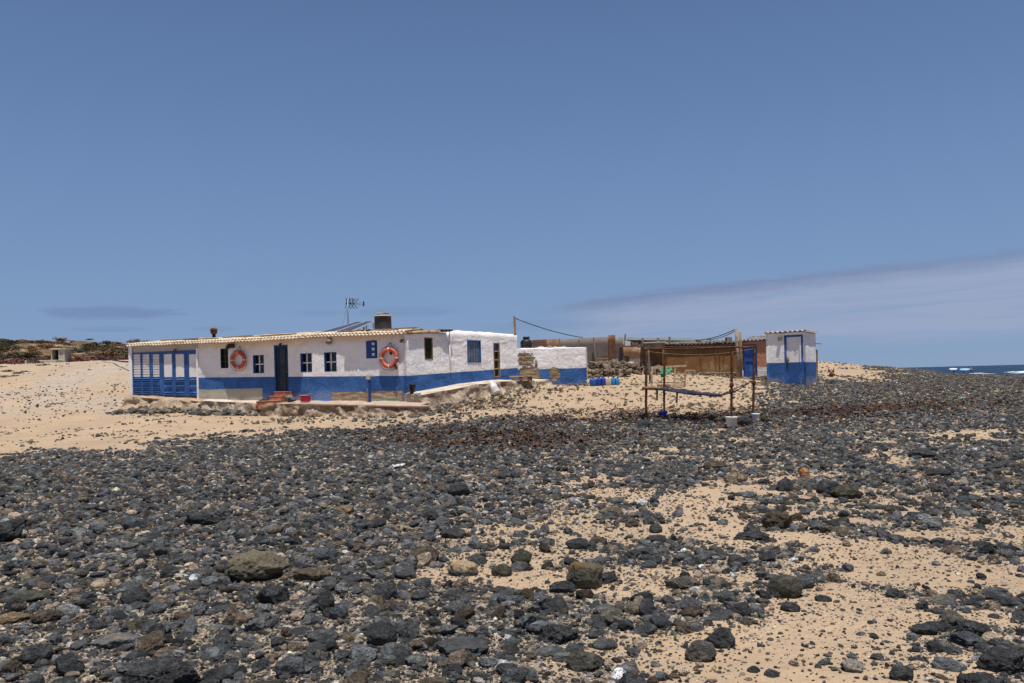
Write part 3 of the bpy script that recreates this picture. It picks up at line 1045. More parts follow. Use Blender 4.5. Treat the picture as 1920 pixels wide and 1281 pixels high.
b = MB()
for k in (.24, .51, .775): hbar(b, WB, q[0], q[2], q[1] + hh * k, .035, -.06)
b.build('cross_rail', M_PALEWOOD, dr)

# --- roof over the long front: corrugated sheets with an uneven eave, a second layer laid on top
M_ROOF = mat('pale cement sheet', (.60, .50, .38), .9, .2, 2.5, .5, 30, (.40, .29, .18), .38, 2.0)
M_ROOF2 = mat('sandy roof screed', (.56, .44, .30), .95, .25, 2.0, .7, 18, (.36, .25, .15), .45, 1.2)
ov_px = [(240, .16), (330, .17), (374, .20), (395, .30), (425, .33), (437, .46), (572, .46), (577, .15), (640, .14), (650, .14), (652, .27), (704, .26), (760, .22), (775, .20)]
ovs = [(WA.px(u, 640)[0], o) for u, o in ov_px]
over = lambda a: float(np.interp(a, [p[0] for p in ovs], [p[1] for p in ovs]))
SLOPE = .10


def roofz(a, dep):
    return eaveA(a) + .05 + dep * SLOPE


LA = WA.L + .08


dend = lambda a: float(np.interp(a, [0, WA.L * .55, WA.L * .8, WA.L], [2.2, 3.0, 2.2, 1.1]))


def sheet(lift, d0, d1, am, per, dy=0.0, seed=0.0, over_f=None):
    m = MB()
    na = int((LA + .15) / .03)

    def fn(i, j):
        a = -.12 + (LA + .12) * i
        st = -(over_f(a) + .022 * noise.noise(Vector((math.floor(a / per) * 3.1, seed, 5))) + .03 * noise.noise(Vector((a * .7, seed, 1))))
        dep = st + (d1 * dend(a) - st) * j
        z = roofz(a, dep) + lift + am * (1 + .5 * noise.noise(Vector((math.floor(a / per) * 1.7, seed, 9)))) * math.sin(2 * PI * a / per) + .014 * noise.noise(Vector((a * .9, dep, seed)))
        p = WA.pt(a, z, -dep)
        return p
    m.grid(fn, na, 10)
    return m


rf = sheet(0, 0, 1.0, .028, .160, over_f=over).build('roof', M_ROOF, house, True)
sd = rf.modifiers.new('thick', 'SOLIDIFY'); sd.thickness = .018; sd.offset = -1
up_ = sheet(.065, 0, .96, .026, .160, seed=3, over_f=lambda a: over(a) * .55 - .04).build('roof_sheet', M_ROOF, rf, True)
sd = up_.modifiers.new('thick', 'SOLIDIFY'); sd.thickness = .018; sd.offset = -1
m = MB()
def fscr(i, j):
    a = -.1 + (LA + .1) * i
    d = .30 + (min(4.6, dend(a) * 1.0 + 2.0 * (1 - i * .55)) - .30) * j
    z = roofz(a, min(d, dend(a))) + .10 - .16 * max(0, d - dend(a)) + .03 * noise.noise(Vector((i * 26, j * 4, 1))) - (.08 if j == 0 else 0)
    return WA.pt(a, z, -d)


m.grid(fscr, 160, 14)
m.build('screed', M_ROOF2, rf, True)
# battens, boards and a mortar ridge that break the roof's outline
m = MB()
rnd = random.Random(4)
for k in range(16):
    a = rnd.uniform(.3, LA - .3); d = rnd.uniform(.35, 1.0); L = rnd.uniform(.5, 1.8)
    z0 = roofz(a, d) + .13
    m = MB(); m.bar(WA.pt(a, z0, -d), WA.pt(min(a + L, LA), roofz(min(a + L, LA), d) + .13 + rnd.uniform(-.02, .02), -d), .06, .035)
    m.build('batten', M_WOOD, rf)
# flat roof behind the right wing
m = MB()
zfl = topB(WB.L * .6) - .10
poly = [WB.pt(.2, zfl, -.05), WB.pt(WB.L - .1, zfl - .1, -.05), Vector((BR.x, BR.y, zfl - .1)), WA.pt(WA.L - .1, zfl, -4.2), WA.pt(WA.L, zfl, -.3)]
m.add(poly + [p - Vector((0, 0, .12)) for p in poly], [(0, 1, 2, 3, 4), (9, 8, 7, 6, 5)] + [(i, (i + 1) % 5, (i + 1) % 5 + 5, i + 5) for i in range(5)])
m.build('roof', M_ROOF2, house)
m = MB()
q = [WA.pt(.1, 3.05, -.6), WA.pt(WA.L - .1, 3.25, -.6), WA.pt(WA.L - .1, 3.25, -4.2), WA.pt(.1, 3.05, -4.9)]
m.add(q + [p - Vector((0, 0, .1)) for p in q], [(0, 1, 2, 3), (7, 6, 5, 4), (0, 4, 5, 1), (1, 5, 6, 2), (2, 6, 7, 3), (3, 7, 4, 0)])
m.build('rear_roof', M_ROOF2, house)
# canes and boards laid along the top of the wing's first bay
m = MB()
aj = WB.px(838, 640)[0]
for k in range(7):
    o = .10 - .03 * k; z = .03 + .018 * (k % 3)
    a0 = -.15 + rnd.uniform(0, .3)
    pts = []
    for q in range(7):
        a = a0 + (aj - a0 + rnd.uniform(-.05, .12) * (q == 6)) * q / 6
        pts.append(WB.pt(a, topB(min(max(a, 0), aj - .03)) + z + rnd.uniform(-.008, .008), o))
    m.tube(pts, .022, 7)
m.build('cane_edging', mat('dry cane', (.47, .31, .16), .8, .3, 9, .4, 40, (.20, .10, .05), .45, 4), house, True)
m = MB()
m.tube([WB.pt(aj - .2, topB(aj - .1) + .06, .14), WB.pt(aj + .14, topB(aj - .1) + .075, .16)], .035, 10)
m.box(WB.pt(aj - .28, topB(aj - .3) + .06, .05), (.3, .2, .09), .6)
m.build('gutter_end', M_BLACK, house)
# chimney pipe on the roof
m = MB()
cb = at(402, 640, 37.6); ct = at(401, 627, 37.6)
m.tube([cb - Vector((0, 0, .5)), ct], .075, 12)
m.lathe(ct, [(.085, 0), (.14, .05), (.15, .14), (.10, .16), (.09, .10), (.17, .2), (.12, .27), (0, .29)], 14)
m.build('chimney', M_RUST, rf, True)

# --- terrace, footing and steps before the house
M_STEP = M_TILE


def sweep(name, m, parent, pts_back, pts_front, zbot, flare=.18, amp=.05, step=.12, seed=0.0, mat_top=None, nside=7):
    """a platform: its top between two polylines, a rough face falling from the front one"""
    b = MB()
    n = len(pts_front)
    Ls = [0]
    for i in range(n - 1): Ls.append(Ls[-1] + (pts_front[i + 1] - pts_front[i]).length)
    N = max(4, int(Ls[-1] / step))

    def lerp(pl, t):
        s_ = t * Ls[-1]
        for i in range(n - 1):
            if s_ <= Ls[i + 1] or i == n - 2:
                f = (s_ - Ls[i]) / (Ls[i + 1] - Ls[i]); return pl[i].lerp(pl[i + 1], f)

    def top(i, j):
        p = lerp(pts_back, i).lerp(lerp(pts_front, i), j)
        e = lump(p, .6, amp * .35, seed)
        return p + Vector((e.x * .5 * j, e.y * .5 * j, e.z * .5))
    b.grid(top, N, 5, 1 if mat_top else 0)

    def face(i, j):
        pf = lerp(pts_front, i); pb = lerp(pts_back, i)
        o = (pf - pb); o.z = 0; o.normalize()
        z = pf.z + (zbot(pf) - pf.z) * j
        e = lump(Vector((pf.x, pf.y, z)), .45, amp, seed) + lump(Vector((pf.x, pf.y, z)), .16, amp * .5, seed + 9)
        if j == 0:
            q = top(i, 1.0); return q
        return Vector((pf.x, pf.y, z)) + o * (flare * j * j) + Vector((e.x, e.y, e.z * .4))
    b.grid(face, N, nside)
    # the two ends
    for t in (0, 1):
        def endf(i, j, t=t):
            pf, pb = lerp(pts_front, t), lerp(pts_back, t)
            q = pb.lerp(pf, i); zz = q.z + (zbot(q) - q.z) * j
            o = (pf - pb); o.z = 0; o.normalize()
            return Vector((q.x, q.y, zz)) + o * (flare * j * j * i)
        b.grid(endf, 8, 4)
    ob = b.build(name, [m, mat_top] if mat_top else m, parent, True)
    return ob


gb = lambda p: Hs(p.x, p.y) - .18
ter = thing('terrace', 'raised pink edged cement terrace in front of the house', 'terrace', (*WA.pt(10, 0, 1.0)[:2], .4))


def WAs(u): return WA.px(u, 740)[0]


fr = []
bk = []
for u, v, off in ((482, 757, .95), (560, 757, 1.1), (640, 758, 1.22), (720, 760, 1.3), (782, 761, 1.25)):
    a = WA.px(u, v, off)[0]
    z = WA.px(u, v, off)[1]
    fr.append(WA.pt(a, z, off)); bk.append(WA.pt(a, z + .08, -.02))
a, z = WA.px(804, 761, 1.0); fr.append(WA.pt(a, z, 1.0)); bk.append(WA.pt(WA.L + .12, z + .1, .05))
sweep('platform', M_RUBBLEWALL, ter, bk, fr, gb, .16, .15, .07, 3.0, M_PINK, 12)
# rounded lip in pink paint along the edge
b = MB(); b.tube([p + Vector((WA.nrm.x * .02, WA.nrm.y * .02, -.02)) for p in fr[1:]], .045, 8); b.build('edge_lip', M_PINK, ter, True)
# left apron below the grey patch
fr2, bk2 = [], []
for u, v, off in ((372, 751, .35), (420, 754, .7), (486, 756, .9)):
    a, z = WA.px(u, v, off); fr2.append(WA.pt(a, z, off)); bk2.append(WA.pt(a, z + .06, -.02))
apr = sweep('apron', mat('crumbling apron', (.46, .36, .26), .95, .35, 3, .9, 9, (.25, .18, .12), .5, 1.5, bd=.06), ter, bk2, fr2, gb, .35, .17, .08, 7.0,
            mat('pale apron cement', (.58, .49, .40), .95, .2, 3, .6, 12, (.40, .31, .23), .4, 1.5, bd=.04), 10)
# ledge under the right wing
fr3, bk3 = [], []
for u, v, off in ((786, 741, .75), (835, 733, .8), (885, 722.5, .75), (945, 715, .75), (1000, 714, .9), (1040, 712, .6)):
    a, z = WB.px(u, v, off); fr3.append(WB.pt(a, z, off)); bk3.append(WB.pt(a, z + .07, -.03))
led = sweep('ledge', mat('crumbling ledge', (.44, .345, .25), .95, .38, 2.6, .9, 9, (.22, .16, .11), .5, 1.8, bd=.06), ter, bk3, fr3, gb, .22, .11, .09, 12.0,
            mat('limewashed ledge', (.56, .48, .39), .95, .2, 2.6, .6, 12, (.38, .30, .22), .4, 1.8, bd=.04), 10)
# foot of the folding doors: sandy cement fillet
fr4, bk4 = [], []
for u, v, off in ((236, 744, .5), (300, 748, .6), (376, 752, .5)):
    a, z = WA.px(u, v, off); fr4.append(WA.pt(a, z, off)); bk4.append(WA.pt(a, z + .07, -.12))
sweep('door_sill', mat('sandy footing', (.42, .31, .205), .95, .4, 2.6, .9, 9, (.25, .19, .14), .5, 1.2, bd=.06), ter, bk4, fr4, gb, .75, .20, .09, 17.0, None, 10)
# steps
st = thing('door_steps', 'flight of terracotta tiled steps up to the dark blue door', 'steps', (*WA.pt(WAs(522), 0, .4)[:2], .75))
ang = math.atan2(WA.d.y, WA.d.x)
for (u0, u1, v0, v1, o0, o1) in ((513.7, 539.5, 735, 744.6, .0, .30), (505.6, 529, 743.6, 753, .0, .58), (496, 518.5, 752, 761, .0, .95), (480.5, 498, 753, 763, .55, 1.05)):
    off = o1
    a0, z0, a1, z1 = WA.rect(u0, v0, u1, v1, off)
    c = WA.pt((a0 + a1) / 2, (z0 - .1 + z1) / 2, (o0 + o1) / 2)
    b = MB(); b.box(c, (a1 - a0, o1 - o0, z1 - z0 + .1), ang)
    stp = b.build('step', M_TILE, st, bevel=.012)
    b = MB(); b.box(WA.pt((a0 + a1) / 2, z1 + .008, (o0 + o1) / 2 + .006), (a1 - a0 + .01, o1 - o0 + .012, .018), ang)
    b.build('tread', mat('worn tread', (.50, .27, .19), .7, .2, 6, .2, 40), stp)


# ------------------------------------------------------------------ lifebuoys on the front wall
def lifebuoy(u, v, D, label, extras):
    a, z = WA.px(u, v, .13)
    c = WA.pt(a, z, .13)
    t_ = thing('lifebuoy', label, 'lifebuoy', c, 'orange lifebuoys on the house front')
    ex, en = Vector((WA.d.x, WA.d.y, 0)), Vector((WA.nrm.x, WA.nrm.y, 0))
    ez = Vector((0, 0, 1))
    R, r = D / 2 - .075, .075
    b = MB()

    def fn(i, j):
        t, s_ = 2 * PI * i, 2 * PI * j
        rr = R + r * math.cos(s_)
        return c + ex * (rr * math.cos(t)) + ez * (rr * math.sin(t)) + en * (r * .8 * math.sin(s_))
    b.grid(fn, 48, 14); b.build('ring', M_ORANGE, t_, True)
    for k in range(4):
        b = MB(); t0 = k * PI / 2 - .075

        def fb(i, j, t0=t0):
            t, s_ = t0 + .15 * i, 2 * PI * j
            rr = R + (r + .006) * math.cos(s_)
            return c + ex * (rr * math.cos(t)) + ez * (rr * math.sin(t)) + en * ((r + .006) * .82 * math.sin(s_))
        b.grid(fb, 4, 14); b.build('band', mat('faded white band', (.62, .58, .52), .6, .1) if k == 0 and 'faded white band' not in bpy.data.materials else bpy.data.materials['faded white band'], t_, True)
    b = MB()
    pts = []
    for k in range(49):
        t = PI * 2 * k / 48
        sag = .05 * abs(math.sin(2 * t)) + (.07 if math.sin(t) < -.3 else 0) * abs(math.cos(t / 2 + .2))
        pts.append(c + ex * ((R + r + .012 + sag * .7) * math.cos(t)) + ez * ((R + r + .012 + sag * .7) * math.sin(t)) + en * .0)
    b.tube(pts, .009, 6); b.build('grab_line', M_ROPE, t_, True)
    b = MB()
    nail = c + ez * (D / 2 + .17) - en * .12
    b.tube([c + ex * (-.16) + ez * (D / 2 - .03), nail, c + ex * .16 + ez * (D / 2 - .03)], .010, 6)
    b.tube([nail - en * .02, nail + en * .05], .018, 6)
    b.build('hanger', M_ROPE, t_, True)
    if extras:
        b = MB()
        p0 = c + ex * (.24) - ez * (.24)
        for k in range(4):
            b.tube([p0 + ez * .1 - ex * .06, p0 + ex * .05 * k * .5 + en * .07, p0 + ex * (.04 + .03 * k) - ez * (.12 + .03 * k) + en * .06], .016, 6)
        b.build('loose_rope', M_BLACK, t_, True)
        b = MB(); b.lathe(c + ex * .02 + ez * .2 - en * .11, [(0, .05), (.05, .03), (.05, -.06), (0, -.09)], 10); b.build('hook_block', M_RUST, t_, True)
    return t_


lifebuoy(446.5, 675.4, .74, 'bright orange lifebuoy hanging between the narrow green window and a small blue one', False)
lifebuoy(729.3, 671.5, .78, 'faded orange lifebuoy with black rope tail near the house corner', True)

# ------------------------------------------------------------------ things on the roof
# water tank with its lid weighed down by stones
tp = at(718, 606, 33.4)
rz0 = 3.50
tk = thing('water_tank', 'dark grey round water tank with white lid on the house roof', 'water tank', (tp.x, tp.y, rz0))
ztop = at(718, 594, 33.4).z
b = MB(); b.lathe((tp.x, tp.y, 0), [(0, rz0), (.345, rz0), (.335, rz0 + .1), (.325, ztop - .02), (.33, ztop), (0, ztop)], 28)
b.build('drum', mat('grey tank plastic', (.040, .039, .037), .7, .2, 3, .15, 20, (.08, .07, .06), .35, 2), tk, True)
b = MB(); b.lathe((tp.x, tp.y, 0), [(.0, ztop + .004), (.385, ztop + .004), (.39, ztop + .035), (.2, ztop + .065), (0, ztop + .07)], 28)
b.build('lid', mat('pale lid', (.50, .50, .47), .7, .15, 5, .2, 30), tk, True)
M_STONE_TAN = mat('tan stone', (.30, .20, .13), .9, .3, 6, .6, 25, (.18, .12, .09), .5, 4)


def blob(c, dims, seed, amp=.3, n=3):
    bm = bmesh.new()
    bmesh.ops.create_icosphere(bm, subdivisions=n, radius=1)
    vs = []
    for v in bm.verts:
        d = v.co.normalized()
        k = 1 + amp * noise.noise(d * 1.4 + Vector((seed, seed * 2, 1))) + amp * .5 * noise.noise(d * 3.5 + Vector((seed, 3, seed)))
        vs.append(Vector((d.x * dims[0] * k, d.y * dims[1] * k, d.z * dims[2] * k)) + Vector(c))
    fs = [tuple(q.index for q in f.verts) for f in bm.faces]
    bm.free()
    return vs, fs


for k, (du, lab) in enumerate(((-4.5, 'left tan stone weighing down the tank lid'), (3.5, 'right tan stone weighing down the tank lid'))):
    c = Vector((tp.x + du * .02, tp.y - .05, ztop + .105))
    b = MB(); b.add(*blob(c, (.12 + .03 * k, .1, .055), 3 + k)); tag(b.build('stone', M_STONE_TAN, None, True), lab, 'stone')
for k, (u, v, w_, lab) in enumerate(((693, 622, .16, 'black lump of lava rock on the roof edge left of the water tank'),
                                     (704.5, 621.5, .12, 'smaller brown lava rock on the roof edge beside the tank'))):
    c = at(u, v, 32.5)
    b = MB(); b.add(*blob(c, (w_, .12, .085), 8 + k, .5)); tag(b.build('stone', mat('roof lava ' + str(k), (.035, .03, .028) if k == 0 else (.08, .055, .04), .9, .3, 8, .6, 30), None, True), lab, 'stone')
b = MB(); b.tube([at(682, 624, 33.5), at(682, 613, 33.5)], .03, 8)
o = tag(b.build('pipe_stub', M_BLACK, None, True), 'short black pipe stub standing on the roof beside the solar panels', 'pipe')
# solar panels on a tilted rack
M_PV = mat('solar cells', (.045, .055, .095), .28, .12, 8, .0, 1, spec=.6)
M_ALU = mat('aluminium frame', (.58, .58, .56), .4, .1, 6, .0, 1, metal=.3)
L1, L2, U1, U2 = at(597, 624.5, 34.0), at(657, 622.5, 33.2), at(667, 604.5, 35.5), at(702, 603, 34.7)


def solar(f0, f1, label):
    q = [L1.lerp(L2, f0), L1.lerp(L2, f1), U1.lerp(U2, f1), U1.lerp(U2, f0)]
    c = (q[0] + q[1] + q[2] + q[3]) / 4
    nrm = (q[1] - q[0]).cross(q[3] - q[0]).normalized()
    t_ = thing('solar_panel', label, 'solar panel', c - Vector((0, 0, .3)), 'solar panels on the house roof')
    b = MB(); lo = [p - nrm * .03 for p in q]
    b.add(q + lo, [(0, 1, 2, 3), (7, 6, 5, 4), (0, 4, 5, 1), (1, 5, 6, 2), (2, 6, 7, 3), (3, 7, 4, 0)]); b.build('cells', M_PV, t_)
    b = MB()
    for i in range(4): b.bar(q[i] + nrm * .002, q[(i + 1) % 4] + nrm * .002, .035, .05, up=nrm)
    b.build('frame', M_ALU, t_)
    b = MB()
    for i in (2, 3):
        p = q[i].lerp(q[5 - i], .12); b.bar(p - nrm * .04, Vector((p.x, p.y, roofz(8, 3) - .5)), .04, .04)
    b.build('leg', M_ALU, t_)


solar(.0, .49, 'left tilted blue solar panel, farther from the water tank')
solar(.51, 1.0, 'right tilted blue solar panel, next to the water tank')
# television aerial
mbse = at(653, 606, 35.8)
an = thing('tv_aerial', 'thin television aerial with three element clusters on the roof', 'aerial', mbse - Vector((0, 0, .6)))
mt = at(651.3, 563, 35.8)
b = MB(); b.tube([mbse - Vector((0, 0, .6)), mt], .022, 8); b.build('mast', M_STEEL, an, True)
b = MB(); b.tube([mbse - Vector((.3, 0, .3)), at(651.5, 574, 35.8)], .005, 5); b.build('guy_wire', M_STEEL, an)
b0, b1 = at(649.5, 569.5, 35.9), at(682, 570, 35.4)
b = MB(); b.tube([b0, b1], .014, 6); b.build('boom', M_STEEL, an, True)
dr_ = (b1 - b0).normalized(); sd_ = dr_.cross(Vector((0, 0, 1))).normalized()
for f in (.02, .22, .40):
    c = b0.lerp(b1, f)
    b = MB()
    for s_ in (-1, 1):
        b.tube([c, c + sd_ * .18 * s_ + Vector((.10, 0, .22))], .016, 6)
        b.tube([c, c + sd_ * .18 * s_ + Vector((.05, 0, -.20))], .013, 6)
    b.box(c, (.07, .07, .07)); b.build('dipole', M_BLACK, an)
for f in (.52, .6, .68, .76, .84, .92):
    c = b0.lerp(b1, f); b = MB(); b.tube([c - sd_ * .12, c + sd_ * .12], .006, 5)
    b.tube([c - Vector((0, 0, .08)), c + Vector((0, 0, .08))], .006, 5); b.build('director', M_STEEL, an)
b = MB(); b.box(b1, (.05, .05, .20)); b.build('end_cap', M_BLACK, an)

# ------------------------------------------------------------------ pole with cable
pb, pt = at(966.5, 634, 36.3), at(964.6, 594, 36.3)
b = MB(); b.bar(pb - Vector((0, 0, .5)), pt, .10, .09); pl = b.build('wooden_post', M_WOOD, None, bevel=.01)
tag(pl, 'square wooden post standing on the white wing\'s right corner', 'post')
b = MB(); b.tube([pt + Vector((-.03, 0, -.3)), pt + Vector((-.03, 0, .04))], .018, 6); b.build('bracket', M_BLACK, pl)


def cable(a, b_, sag, r, label, n=24):
    m_ = MB()
    m_.tube([a.lerp(b_, k / n) - Vector((0, 0, sag * 4 * (k / n) * (1 - k / n))) for k in range(n + 1)], r, 5)
    return tag(m_.build('overhead_cable', M_BLACK, None, True), label, 'cable')


cable(pt - Vector((0, 0, .06)), at(1092, 633, 43), .10, .020, 'dark cable sagging from the wooden post to the metal fence')
FENCE_END = at(1092, 633, 43)

# ------------------------------------------------------------------ low white annex
WX = Wall(at_xy(968, 690, 36.7), at_xy(1100, 690, 36.4))
ax = thing('low_annex', 'low flat white outbuilding with peeling blue dado', 'outbuilding', (*WX.pt(1.5, 0, -1)[:2], 1.3))
bx0, bx1 = WX.px(975, 693.5), WX.px(1095, 690)
hol = WX.rect(972, 660, 1001, 690)
bot1, bot2, bot3 = WX.rect(974, 686, 1014, 716), WX.rect(1030, 690, 1049, 716), WX.rect(1003, 676, 1008, 688)
MX = wall_material('flaking plaster of the annex', (bx0[1], (bx1[1] - bx0[1]) / (bx1[0] - bx0[0])),
                   [('hole', *hol), ('hole', *bot1), ('hole', *bot2), ('hole', *bot3)], .5, .85)
tX = [WX.px(u, v) for u, v in ((968, 653), (1040, 651.5), (1046, 651), (1100, 651.5))]
topX = lambda a: float(np.interp(a, [p[0] for p in tX], [p[1] for p in tX]))
WX.build('wall', MX, ax, 1.0, topX, (), .03, .10, seed=9.0)
xr = WX.pt(WX.L, 0, -2.6); xl = WX.pt(0, 0, -2.6)
for a, b_ in ((WX.pt(WX.L, 0), xr), (xr, xl), (xl, WX.pt(0, 0))):
    wl = Wall((a.x, a.y), (b_.x, b_.y)); wl.build('wall', M_WHITE, ax, 1.0, lambda q: topX(1), (), .02, .3, ret=False)
b = MB()
q = [WX.pt(.05, topX(0) - .05, -.1), WX.pt(WX.L - .05, topX(3) - .05, -.1), Vector((xr.x, xr.y, topX(3) - .05)), Vector((xl.x, xl.y, topX(0) - .05))]
b.add(q + [p - Vector((0, 0, .1)) for p in q], [(0, 1, 2, 3), (7, 6, 5, 4), (0, 4, 5, 1), (1, 5, 6, 2), (2, 6, 7, 3), (3, 7, 4, 0)])
b.build('roof', M_ROOF2, ax)
# sheets lying on the annex roof
for k, (u0, u1, v, lab) in enumerate(((1008, 1034, 650.5, 'left pale sheet lying on the annex roof'), (1035, 1060, 650.8, 'right pale sheet lying on the annex roof'))):
    c = at((u0 + u1) / 2, v, 37.2); b = MB()
    x0 = (u1 - u0) / 1600 * 37.2

    def fs_(i, j, c=c, x0=x0): return c + Vector(((i - .5) * x0, (j - .5) * .9, .03 * math.sin(i * 9) - .01 + .015 * j))
    b.grid(fs_, 14, 3); o = tag(b.build('roof_sheet', M_ALU if k else M_WHITEP, None, True), lab, 'sheet'); s_ = o.modifiers.new('t', 'SOLIDIFY'); s_.thickness = .015
# black water tank behind the annex
tp2 = at(987, 650, 38.7)
t2 = thing('water_tank', 'black plastic water tank with a narrow neck behind the annex roof', 'water tank', (tp2.x, tp2.y, 2.6))
zz = tp2.z; R2 = .27
b = MB(); b.lathe((tp2.x, tp2.y, 0), [(0, 2.6), (R2, 2.6), (R2, zz + .12), (R2 * 1.03, zz + .16), (R2, zz + .2), (R2 * .97, zz + .24), (R2 * .75, zz + .30), (R2 * .45, zz + .335), (R2 * .42, zz + .36)], 26)
b.build('drum', M_BLACK, t2, True)
b = MB(); b.lathe((tp2.x, tp2.y, 0), [(0, zz + .36), (R2 * .58, zz + .355), (R2 * .6, zz + .42), (R2 * .5, zz + .45), (0, zz + .455)], 22); b.build('lid', M_BLACK, t2, True)

# ------------------------------------------------------------------ fence of salvaged metal sheets
fe = thing('sheet_metal_fence', 'tall patchwork fence of rusty corrugated metal sheets behind the annex', 'fence', (*at_xy(1070, 680, 43.2), 1.8))
M_SH1 = mat('brown rusted sheet', (.21, .12, .075), .75, .3, 3, .25, 14, (.20, .10, .05), .45, 1.2)
M_SH2 = mat('grey zinc sheet', (.165, .14, .122), .65, .2, 2.5, .2, 14, (.15, .095, .06), .45, .9)
M_SH3 = mat('orange rust sheet', (.185, .085, .04), .85, .35, 3, .35, 20, (.12, .07, .045), .45, 1.5)
M_SH4 = mat('streaked sheet', (.24, .17, .125), .8, .35, 2.5, .3, 18, (.22, .20, .19), .5, 1.0)


def panel(p0, p1, zb0, zt0, zt1, m, parent, horiz=False, per=.10, am=.014, name='panel'):
    b = MB()
    L = ((p1[0] - p0[0]) ** 2 + (p1[1] - p0[1]) ** 2) ** .5
    d = Vector((p1[0] - p0[0], p1[1] - p0[1], 0)) / L; n_ = Vector((d.y, -d.x, 0))
    nu = max(6, int(L / .025)) if not horiz else 6
    nv = 6 if not horiz else 40

    def fn(i, j):
        zt = zt0 + (zt1 - zt0) * i; z = zb0 + (zt - zb0) * j
        w_ = am * math.sin(2 * PI * ((z if horiz else L * i) / per))
        return Vector((p0[0], p0[1], z)) + d * (L * i) + n_ * (w_ + .010 * noise.noise(Vector((i * 2, j * 2, zb0 + L))))
    b.grid(fn, nu, nv)
    o = b.build(name, m, parent, True)
    s_ = o.modifiers.new('t', 'SOLIDIFY'); s_.thickness = .008
    return o


def Zt(u, v, Y): return at(u, v, Y).z


fx = [(998.5, 637.5, 44.3), (1025, 636.5, 44.1), (1049, 636, 43.9), (1085, 634.6, 43.6), (1112, 633, 43.3), (1141, 631.3, 43.0)]
for k in range(5):
    (u0, v0, y0), (u1, v1, y1) = fx[k], fx[k + 1]
    panel(at_xy(u0, 650, y0), at_xy(u1 + .5, 650, y1), 1.55, Zt(u0, v0, y0), Zt(u1, v1, y1),
          [M_SH1, M_SH1, M_SH2, M_SH2, M_SH2][k], fe, k == 0, am=[.014, .010, .004, .004, .004][k])
panel(at_xy(1141, 650, 42.95), at_xy(1154, 650, 42.75), 1.7, Zt(1141, 628.5, 43), Zt(1154, 628.3, 42.8), M_SH3, fe, am=.006)
panel(at_xy(1154, 650, 42.8), at_xy(1169, 650, 42.3), 1.7, Zt(1154, 635.5, 43), Zt(1169, 635.2, 42.4), M_SH4, fe)
for (u0, v0, u1, v1, Y) in ((1113, 633, 1118.5, 681, 43.1), (1172.5, 626, 1168.5, 692, 42.0), (1049, 635, 1050, 665, 43.7), (1085, 637, 1086, 660, 43.4)):
    b = MB(); b.bar(at(u1, v1 + 6, Y), at(u0, v0, Y), .10 if u0 > 1150 else .055, .06); b.build('post', M_WOOD if u0 > 1150 else M_GREYWOOD, fe)
b = MB(); b.bar(at(1118, 673, 43), at(1141, 672, 42.8), .05, .03); b.build('loose_board', M_PALEWOOD, fe)

# ------------------------------------------------------------------ brown shack with corrugated roof
YS = 41.2
sk = thing('brown_shack', 'low ochre brown shack of painted panels under a corrugated roof', 'shack', (*at_xy(1280, 700, YS), 1.5))
M_OCH = mat('ochre brown paint', (.19, .092, .031), .7, .26, 1.6, .15, 16, (.28, .165, .08), .35, 1.1)
M_OCH2 = mat('stained brown sheet', (.21, .105, .05), .8, .35, 1.8, .3, 12, (.33, .25, .20), .55, .8)
M_DARKSH = mat('dark rusted sheet', (.14, .085, .058), .8, .3, 2.5, .3, 14, (.20, .115, .07), .45, 1.4)
seq = [(1169, 1212, M_OCH2, 651), (1212, 1240, M_OCH2, 652), (1240, 1250, M_OCH, 652), (1250, 1314, M_OCH, 651), (1314, 1342, M_OCH, 650), (1342, 1385, M_OCH, 649.5)]
for u0, u1, m_, vt in seq:
    off = .0 if m_ is not M_OCH else .02
    panel(at_xy(u0, 670, YS - off), at_xy(u1, 670, YS - off), 1.25, Zt(u0, vt, YS), Zt(u1, vt - .3, YS), m_, sk, am=.002, per=.3)
for u in (1250.5, 1314, 1342):
    b = MB(); b.bar(at(u, 712, YS - .06), at(u - .5, 651, YS - .06), .035, .03); b.build('batten', M_OCH, sk)
# roof: rows of corrugated fibre cement, dark rafters below
b = MB()
x0, x1 = at(1246, 645, YS).x, at(1390, 642, YS).x
za, zb_ = at(1246, 645.5, YS - .5).z, at(1390, 640.3, YS - .5).z


def frf(i, j):
    x = x0 + (x1 - x0) * i
    return Vector((x, YS - .14 + 3.2 * j, za + (zb_ - za) * i + .04 * math.sin(2 * PI * x / .19) + .10 * j * 2.0))
b.grid(frf, 170, 6)
M_CEMSH = mat('old fibre cement', (.20, .185, .165), .95, .35, 4, .5, 18, (.06, .055, .05), .5, 2.2)
o = b.build('roof', M_CEMSH, sk, True); s_ = o.modifiers.new('t', 'SOLIDIFY'); s_.thickness = .03
b = MB()
b.bar(at(1247, 651, YS - .09), at(1387, 646, YS - .09), .08, .10); b.bar(at(1247, 647.5, YS - .07), at(1387, 642.8, YS - .07), .06, .09)
b.build('eave_beam', mat('dark beam', (.035, .026, .018), .9, .3), o)
# back and sides, so the shack is closed
b = MB()
q = [at(1169, 670, YS + .05), at(1390, 670, YS + .05)]
for xx, yy0, yy1 in ((q[0].x, YS + .05, YS + 3.0), (q[1].x, YS + .05, YS + 3.0)):
    b.box((xx, (yy0 + yy1) / 2, 2.1), (.05, yy1 - yy0, 1.7))
b.box(((q[0].x + q[1].x) / 2, YS + 3.0, 2.2), (q[1].x - q[0].x, .05, 1.9)); b.build('back_wall', M_DARKSH, sk)
# grey roof of the yard behind
b = MB()
xa, xb = at(1168, 636, 46).x, at(1310, 638, 46).x


